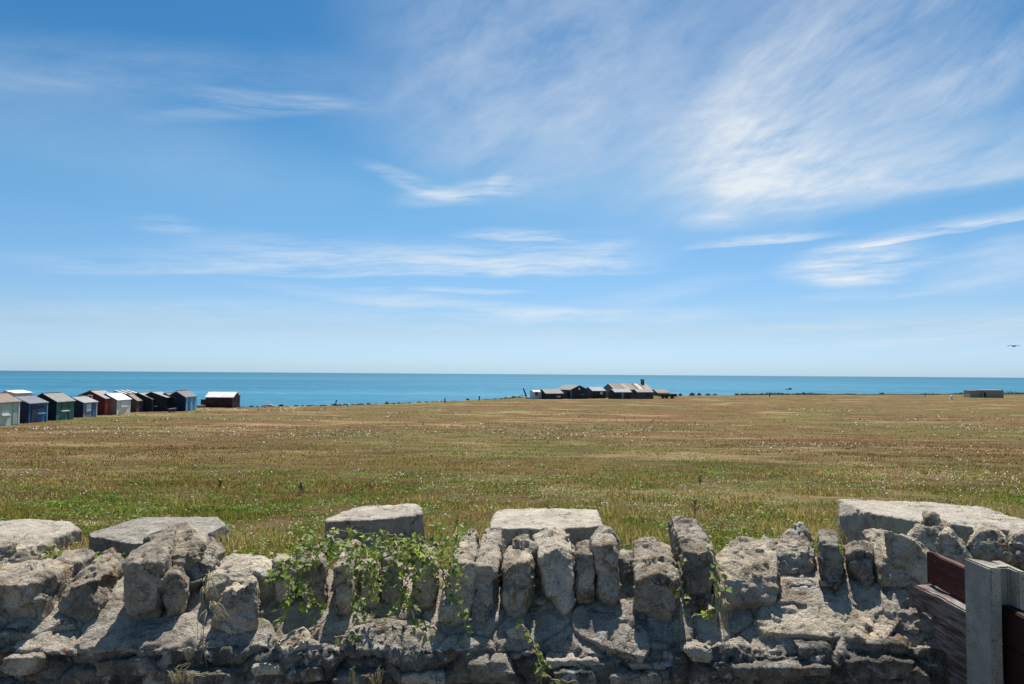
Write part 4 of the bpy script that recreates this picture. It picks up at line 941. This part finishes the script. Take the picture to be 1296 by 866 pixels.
# tall straw tufts
tx, ty = [], []
for (px_, py_, n_, rr_) in [(1046, 690, 260, .28), (1075, 668, 120, .25), (1275, 655, 260, .35), (1230, 640, 120, .3), (870, 660, 120, .3), (780, 655, 140, .3), (230, 640, 90, .3), (330, 690, 160, .3), (300, 700, 120, .3), (590, 690, 120, .25), (800, 690, 200, .4), (1000, 680, 200, .4)]:
    c = hg(px_, py_); tx.append(c.x+rs.normal(0, rr_*.5, n_)); ty.append(c.y+rs.normal(0, rr_*.5, n_))
tx = np.concatenate(tx); ty = np.concatenate(ty); n_ = len(tx)
parts.append((tx, ty, rs.uniform(.10, .24, n_), np.full(n_, .006), rs.uniform(.2, .9, n_), rs.uniform(0, np.pi, n_), rs.uniform(.55, .82, n_)))
args = [np.concatenate(z) for z in zip(*parts)]
tag(blades(*args, 'grass', M_GRASS), 'short dry meadow grass, green near the wall and browner farther out', 'grass', kind='stuff')
# wild flowers: small tilted discs on the grass
def flowers(name, lab, n, y0, y1, m, seed, thr, size):
    y = np.exp(rs.uniform(math.log(y0), math.log(y1), n)); x = (rs.rand(n)*2-1)*(.78*y+1)
    f = fbm(np.stack([x*.09, y*.14, x*0], -1), 3, seed)+.5*fbm(np.stack([x*.9, y*.9, x*0], -1), 2, seed+5)
    kp = f > thr; x, y = x[kp], y[kp]; n = len(x); z = gnd(x, y)+rs.uniform(.02, .07, n)
    r_ = np.maximum(.0045, size*y)*rs.uniform(.6, 1.3, n)
    ang_ = np.arange(6)*np.pi/3
    tl = rs.normal(0, .5, (n, 2))
    co = np.empty((n, 6, 3)); co[:, :, 0] = x[:, None]+r_[:, None]*np.cos(ang_); co[:, :, 1] = y[:, None]+r_[:, None]*np.sin(ang_)
    co[:, :, 2] = z[:, None]+r_[:, None]*(np.cos(ang_)*tl[:, :1]+np.sin(ang_)*(tl[:, 1:]-.4))
    b = np.arange(n)[:, None]*6
    q = np.concatenate([b+np.array([0, 1, 2, 3]), b+np.array([0, 3, 4, 5])])
    tag(link(name, mesh_np(name, co.reshape(-1, 3), q), m), lab, 'flowers', kind='stuff')
M_FW = plain('white_petals', (.60, .58, .50), .7); M_FY = plain('yellow_petals', (.62, .46, .05), .7)
flowers('white_flowers', 'tiny white flowers scattered in drifts over the meadow grass', 52000, 5.5, 120, M_FW, 131, .40, .00078)
flowers('yellow_flowers', 'sparse tiny yellow flowers in the meadow grass', 5000, 5, 60, M_FY, 151, .52, .0010)

dx_, dy_, ds_ = [], [], []
for px_, py_, ex, ey, n_ in [(745, 547, 110, 8, 420), (700, 553, 60, 4, 160), (830, 540, 60, 8, 120), (940, 600, 50, 8, 60), (1000, 568, 60, 8, 110), (1195, 583, 70, 12, 150), (1130, 532, 40, 3, 40), (85, 587, 18, 4, 40), (1045, 545, 90, 12, 70), (520, 545, 90, 10, 110), (400, 560, 120, 10, 70), (560, 650, 60, 8, 90), (690, 628, 90, 8, 110), (850, 640, 60, 10, 60), (480, 640, 120, 12, 110), (1180, 610, 100, 12, 90), (250, 620, 120, 16, 60)]:
    for _ in range(n_):
        c = hg(px_+rs.normal(0, ex*.6), py_+rs.normal(0, ey*.6)); dx_.append(c.x); dy_.append(c.y)
dx_, dy_ = np.array(dx_), np.array(dy_); n_ = len(dx_); rr_ = np.maximum(.006, .00085*dy_)*rs.uniform(.5, 1.4, n_); a6 = np.arange(6)*np.pi/3; tl = rs.normal(0, .5, (n_, 2))
co = np.stack([dx_[:, None]+rr_[:, None]*np.cos(a6), dy_[:, None]+rr_[:, None]*np.sin(a6), (gnd(dx_, dy_)+rs.uniform(.03, .08, n_))[:, None]+rr_[:, None]*(np.cos(a6)*tl[:, :1]+np.sin(a6)*(tl[:, 1:]-.5))], -1)
b6 = np.arange(n_)[:, None]*6
tag(link('flower_drift', mesh_np('flower_drift', co.reshape(-1, 3), np.concatenate([b6+np.array([0, 1, 2, 3]), b6+np.array([0, 3, 4, 5])])), M_FW), 'denser drifts of small white flowers across the middle of the meadow', 'flowers', kind='stuff')
# broad-leaved green herbs low in the turf near the wall
hx, hy, hr_ = [], [], []
for _ in range(620):
    y = math.exp(rs.uniform(math.log(5.2), math.log(20))); x = rs.uniform(-.8, .8)*y; r_ = rs.uniform(.05, .22)
    hx.append(x+rs.normal(0, r_, 55)); hy.append(y+rs.normal(0, r_*.8, 55))
hx = np.concatenate(hx); hy = np.concatenate(hy); n_ = len(hx); u = rs.normal(size=(n_, 3))*(1, 1, .45); u /= np.linalg.norm(u, axis=1)[:, None]
v = np.cross(u, rs.normal(size=(n_, 3))*(.5, .5, .2)+np.array([0, 0, 1.])); v /= np.linalg.norm(v, axis=1)[:, None]; s_ = rs.uniform(.010, .024, n_)[:, None]
p = np.stack([hx, hy, gnd(hx, hy)+rs.uniform(.01, .07, n_)], -1)
me = mesh_np('herbs', np.stack([p-u*s_, p+v*s_*.55, p+u*s_, p-v*s_*.55], 1).reshape(-1, 3), np.arange(n_*4).reshape(n_, 4))
at = me.attributes.new('tint', 'FLOAT', 'POINT'); at.data.foreach_set('value', np.repeat(rs.rand(n_), 4).astype(np.float32))
tag(link('herbs', me, leaf_mat('herb_leaves', (.06, .12, .015), (.20, .28, .05), .4)), 'low broad leaved green herbs growing in the turf behind the wall', 'ground cover', kind='stuff')

# dock stalks in the grass
M_DOCK = plain('dock_brown', (.20, .165, .08), .8)
def dock(i, px_, py_, lab, hh):
    c = hg(px_, py_); ch = [tube([(0, 0, -.02), (.02, 0, hh*.5), (.01, .01, hh)], .006, .003, 5)]
    r2 = random.Random(i)
    for k in range(26):
        z = hh*r2.uniform(.25, 1); a = r2.uniform(0, 6.28); l = .03+.05*(1-z/hh)
        p = Vector((.015, 0, z)); e = p+Vector((math.cos(a)*l, math.sin(a)*l, l*.9)); ch.append(tube([p, (p+e)/2+Vector((0, 0, .006)), e], .008, .003, 4))
    co, q = join(ch); tag(link('dock_plant', mesh_np('dock_plant', co, q, smooth=True), M_DOCK, None, c), lab, 'plant', 'dock plants in the meadow')
dock(1, 878, 655, 'dark upright dock stalk in grass above the tall upright coping slab', .20); dock(2, 379, 628, 'dark dock stalk in the grass left of the ivy block', .20); dock(3, 277, 622, 'dark dock stalk in grass right of the broad flat block', .18); dock(4, 885, 616, 'small dark dock stalk farther out in the middle of the meadow', .2)

# low shrubs along the cliff edge
def leaf_cloud(n, rx, ry, rz, size, seed):
    r = np.random.RandomState(seed); p = r.normal(size=(n, 3)); p /= np.linalg.norm(p, axis=1)[:, None]; p *= (r.rand(n)**.45)[:, None]
    p = p*(rx, ry, rz); p[:, 2] = np.abs(p[:, 2])
    p *= (1+.35*vnoise(p*2.5/rx+seed, seed))[:, None]
    u = r.normal(size=(n, 3)); u /= np.linalg.norm(u, axis=1)[:, None]; v = np.cross(u, r.normal(size=(n, 3))); v /= np.linalg.norm(v, axis=1)[:, None]
    s = size*r.uniform(.5, 1.3, n)[:, None]
    co = np.stack([p-u*s, p+v*s*.6, p+u*s, p-v*s*.6], 1).reshape(-1, 3)
    return co, np.arange(n*4).reshape(n, 4), np.repeat(r.rand(n), 4)
M_SHRUB = leaf_mat('shrub_leaves', (.028, .045, .016), (.075, .085, .035), .25)
sh = []
for i in range(3):
    co, q, ti = leaf_cloud(420, 1.0, .8, .62, .13, 60+i); me = mesh_np('shrub', co, q); at = me.attributes.new('tint', 'FLOAT', 'POINT'); at.data.foreach_set('value', ti.astype(np.float32)); me.materials.append(M_SHRUB); sh.append(me)
SH = [(303, .7, .8), (308, .5, .7), (318, 1, 1), (326, .5, .6), (335, 1.0, 1), (356, 1.2, .9), (362, .7, .6), (376, 1, .9), (383, .5, .7), (393, 1.1, .7), (408, 1, 1), (423.5, 1.1, 1), (438, 1, .8), (447, .6, .6), (456, .9, .9), (467, .8, .9), (476, .7, .7), (490, .8, 1), (500, .6, .5), (505, .6, .9), (518, .7, .9), (530, .8, .6), (548, .8, .6), (560, .7, .7), (575, .8, .5), (592, .6, 1), (616, 1.0, .7), (626, 1.1, .8), (640, 1, .7), (650, 1.1, .8), (659, 1, .7), (861, .8, 1), (876, .9, 1.3), (885, .8, 1.6), (896, .9, .9), (905, .6, .8), (933, .7, .9), (940, .9, 1.0), (1010, 1.1, 1.5), (1016, 1.1, 1.4), (1116, 1.0, 1.0)]
r2 = random.Random(2)
def rim(px_):      # last ground point before the drop along this column of view
    t_ = ray(px_, 500); t_ = t_.x/t_.y; y = 60.0
    for _ in range(30): y = float(edgeY(np.array([t_*y]), np.array([y]))[0])
    return t_, y
for px_, w_, h_ in SH:
    t_, y = rim(px_); y -= .8; x = t_*y; k = y/F
    o = bpy.data.objects.new('shrub', sh[r2.randrange(3)]); COL.objects.link(o); o.location = (x, y, float(gnd(x, y))-.05)
    o.rotation_euler = (0, 0, r2.uniform(0, 6.28)); q_ = r2.uniform(.6, 1.7); o.scale = (w_*4.0*k*q_, w_*4*k, h_*5.0*k*r2.uniform(.45, 1.05))
    lab = 'low dark green shrub on the cliff edge between the lone shed and the derrick' if px_ < 700 else 'low dark shrub on the cliff edge between the trailer and the far stone hut'
    tag(o, lab, 'shrub', 'shrubs along the cliff edge, left stretch' if px_ < 700 else 'shrubs along the cliff edge, right stretch')
# low dark scrub at the right-hand cliff edge, one mass
chn, tn = [], []
for px_ in np.arange(938, 1330, 1.6):
    if 1226 < px_ < 1270: continue
    t_, y = rim(px_); y -= .5; x = t_*y; k = y/F
    hh = .30+.20*math.sin(px_*.021)+.15*math.sin(px_*.13); hh = max(.14, hh)*(1.9 if px_ > 1275 else 1)
    co, q, ti = leaf_cloud(34, .7, .8, hh*1.4, .20, int(px_*10)); co = co+np.array([x, y, float(gnd(x, y))-.05]); chn.append((co, q)); tn.append(ti)
co, q = join(chn); me = mesh_np('scrub', co, q); at = me.attributes.new('tint', 'FLOAT', 'POINT'); at.data.foreach_set('value', np.concatenate(tn).astype(np.float32))
tag(link('scrub', me, M_SHRUB), 'low dark green scrub edging the right hand clifftop', 'scrub', kind='stuff')
# pale boulders on the cliff edge
BO = [(246, .9), (251, .7), (256, .8), (297, .6), (341, .6), (346, .4), (402, .4), (431, .5), (441, .4), (498, .5), (511, .5), (540, .4), (554, .5), (567, .5), (634, .6), (644, .6), (656, .8), (662, .6)]
for i, (px_, s_) in enumerate(BO):
    t_, y = rim(px_); y -= 1.2; c = Vector((t_*y, y, float(gnd(t_*y, y))))
    pts = [c+Vector((r2.uniform(-1, 1)*s_, r2.uniform(-.6, .6)*s_, r2.uniform(-.2, .75)*s_*.8)) for _ in range(14)]
    rock('boulder', pts, M_PALE, None, .06, .03, 2.0, .3, None, tuple(c), lambda ob: tag(ob, 'pale limestone boulder on the cliff edge among low shrubs left of the derrick', 'boulder', 'pale boulders along the cliff edge'))
bake_rocks()

# ------------------------------------------------------------------ ivy and weeds on the wall
M_IVY = leaf_mat('ivy_leaf', (.045, .095, .018), (.40, .47, .10), .46); M_STEM = plain('ivy_stem', (.30, .235, .165), .85)
M_STRAW = plain('dry_straw', (.42, .35, .20), .85)
LEAF = np.array([(0, 0, 0), (.42, -.05, .03), (.52, .30, .02), (.26, .42, 0), (0, .95, -.10), (-.26, .42, 0), (-.52, .30, .02), (-.42, -.05, .03)]) ; LEAF_C = np.array([0, .30, -.05])
def ivy(name, label, strands, per, size, seed, spread, cat='ivy'):
    r = np.random.RandomState(seed)
    base = P(*strands[0][0]); root = thing(name, base, label, cat)
    tubes, cos, tris, tints, n = [], [], [], [], 0
    for st in strands:
        pts = [P(*p) for p in st]
        fine = []
        for i in range(len(pts)-1):
            for k in range(6):
                w = k/6; q = pts[i].lerp(pts[i+1], w); fine.append(q+Vector(r.normal(0, .004, 3)))
        fine.append(pts[-1]); tubes.append(tube([p-base for p in fine], .0036, .0018, 5))
        ln = sum((a-b).length for a, b in zip(fine, fine[1:]))
        for _ in range(max(2, int(ln*per))):
            q = fine[r.randint(len(fine))]+Vector(r.normal(0, spread, 3))*Vector((1, .6, .9)).length*.6
            s = size*r.uniform(.5, 1.25)
            nrm = Vector((r.normal(0, .5), -.55+r.normal(0, .4), .80+r.normal(0, .45))).normalized()
            dn = Vector((r.normal(0, .7), -.1, -1)); dn = (dn-nrm*dn.dot(nrm)).normalized(); sd_ = nrm.cross(dn)
            B = np.array([sd_, dn, nrm]).astype(float)
            lc = np.concatenate([LEAF, LEAF_C[None]])*s; lc[:, 2] += -abs(lc[:, 0])*.25*r.uniform(-.5, 1)
            cos.append(lc@B+np.array(q-base)); tris += [(n+8, n+i, n+(i+1) % 8) for i in range(8)]; n += 9
            tints += [float(np.clip(r.beta(1.3, 1.6), 0, 1))]*9
    co, q = join(tubes); link('stem', mesh_np('stem', co, q, smooth=True), M_STEM, root)
    me = mesh_np('foliage', np.concatenate(cos), None, tris, smooth=False); at = me.attributes.new('tint', 'FLOAT', 'POINT'); at.data.foreach_set('value', np.array(tints, np.float32)); link('foliage', me, M_IVY, root)
    return root
main = [
    [(340, 738, 2.60), (352, 722, 2.64), (372, 706, 2.70), (398, 690, 2.76), (420, 674, 2.80), (445, 672, 2.86), (470, 680, 2.86)],
    [(470, 680, 2.82), (490, 678, 2.84), (520, 682, 2.82), (548, 690, 2.76), (572, 690, 2.74), (585, 674, 2.90)],
    [(400, 690, 2.72), (410, 700, 2.66), (424, 690, 2.70), (446, 680, 2.76)], [(420, 680, 2.72), (440, 690, 2.64), (440, 712, 2.62)], [(360, 712, 2.66), (378, 704, 2.68), (392, 706, 2.66), (400, 724, 2.64)],
    [(455, 690, 2.70), (452, 715, 2.62), (450, 745, 2.62), (458, 770, 2.61), (456, 776, 2.60)], [(462, 690, 2.72), (466, 715, 2.64), (470, 735, 2.64), (474, 755, 2.64)], [(446, 700, 2.66), (462, 712, 2.60), (470, 728, 2.60)],
    [(470, 690, 2.72), (490, 696, 2.66), (510, 694, 2.68), (530, 694, 2.68)], [(478, 684, 2.76), (496, 690, 2.70), (515, 688, 2.72), (538, 700, 2.64)], [(500, 686, 2.70), (506, 700, 2.62), (505, 730, 2.62), (504, 776, 2.58)], [(515, 694, 2.68), (516, 720, 2.62), (514, 745, 2.62), (515, 766, 2.60)],
    [(530, 690, 2.70), (540, 706, 2.62), (556, 712, 2.62), (572, 702, 2.66)], [(556, 712, 2.62), (562, 734, 2.61), (578, 752, 2.58), (586, 780, 2.56), (594, 822, 2.53)], [(540, 690, 2.72), (560, 690, 2.68), (572, 684, 2.74), (582, 664, 2.90)], [(572, 700, 2.64), (576, 720, 2.62), (580, 740, 2.60)],
    [(478, 706, 2.66), (480, 720, 2.62), (486, 740, 2.62)], [(436, 690, 2.66), (448, 700, 2.62), (462, 696, 2.64)], [(376, 716, 2.64), (382, 738, 2.63), (390, 760, 2.62)], [(520, 700, 2.64), (532, 724, 2.62), (526, 744, 2.62)],
    [(345, 728, 2.62), (352, 718, 2.64), (366, 722, 2.62)], [(366, 726, 2.63), (362, 760, 2.62), (356, 786, 2.58)], [(378, 690, 2.66), (376, 730, 2.63), (384, 762, 2.62), (415, 768, 2.62)], [(512, 766, 2.61), (524, 782, 2.58), (540, 812, 2.54)],
]
ivy('ivy', 'tangled green ivy with bare woody stems trailing over the coping before the squared block', main, 150, .0205, 5, .019)
ivy('ivy', 'small sprig of green ivy beside the tall upright coping slab', [[(898, 690, 2.72), (905, 715, 2.62), (908, 745, 2.62), (900, 765, 2.62), (890, 785, 2.60)], [(905, 712, 2.62), (918, 730, 2.62), (918, 755, 2.63)], [(862, 705, 2.68), (862, 735, 2.62), (864, 760, 2.60), (862, 790, 2.60)], [(916, 756, 2.62), (900, 775, 2.61), (876, 782, 2.60)]], 55, .023, 9, .012)
ivy('ivy', 'thin ivy shoot hanging down the shaded wall face at bottom centre', [[(658, 786, 2.58), (668, 806, 2.55), (680, 830, 2.50), (686, 846, 2.46), (684, 870, 2.46)], [(684, 850, 2.46), (700, 860, 2.45), (730, 862, 2.45)], [(670, 806, 2.54), (690, 838, 2.48)]], 95, .018, 21, .009)
ivy('weed', 'two leaved green weed growing from cracks in the cap below the ivy', [[(424, 806, 2.56), (440, 806, 2.55), (452, 806, 2.55)], [(440, 806, 2.55), (436, 814, 2.54), (424, 816, 2.54)]], 60, .018, 31, .006, 'weed')
ivy('weed', 'broad leaved green weed between coping stones at far left of the wall', [[(52, 704, 2.92), (60, 700, 2.92), (70, 700, 2.90)], [(60, 702, 2.92), (62, 694, 2.94)]], 120, .028, 33, .008, 'weed')
# dry grass hanging from the wall
def straw(label, spec, seed):
    r = random.Random(seed); base = P(*spec[0][:3]); ch = []
    for (px_, py_, Y_, n_, dx_, dy_) in spec:
        for _ in range(n_):
            a = P(px_+r.uniform(-4, 4), py_+r.uniform(-3, 3), Y_); b = P(px_+dx_*r.uniform(.3, 1.2)+r.uniform(-8, 8), py_+dy_*r.uniform(.5, 1.1), Y_-.03)
            mid = (a+b)/2+Vector((r.uniform(-.01, .01), -.02, .025)); ch.append(tube([v-base for v in (a, a.lerp(mid, .6)+Vector((0, 0, .006)), mid, b)], .0016, .0007, 4))
    co, q = join(ch); tag(link('dry_grass', mesh_np('dry_grass', co, q, smooth=True), M_STRAW, None, base), label, 'grass tuft')
straw('tuft of pale dry grass hanging from a crack left of the ivy', [(262, 730, 2.66, 10, 8, 26), (268, 765, 2.60, 13, 14, 22), (262, 745, 2.62, 7, -4, 30), (266, 728, 2.66, 6, 18, 10), (262, 772, 2.56, 5, -4, 75)], 3)
straw('pale dry grass tuft at the foot of the wall face left of the ivy', [(228, 862, 2.44, 9, 6, -22), (240, 864, 2.44, 7, 14, -14), (222, 862, 2.44, 5, -8, -12)], 5)
straw('pale dry grass tuft at the foot of the face below the ivy', [(480, 864, 2.44, 8, 8, -22), (446, 862, 2.44, 6, 2, -20), (474, 864, 2.44, 4, -10, -14)], 7)
straw('thin dry stems caught between the coping stones at the small ivy sprig', [(908, 752, 2.64, 22, 0, 50), (915, 760, 2.64, 12, 3, 46)], 9)
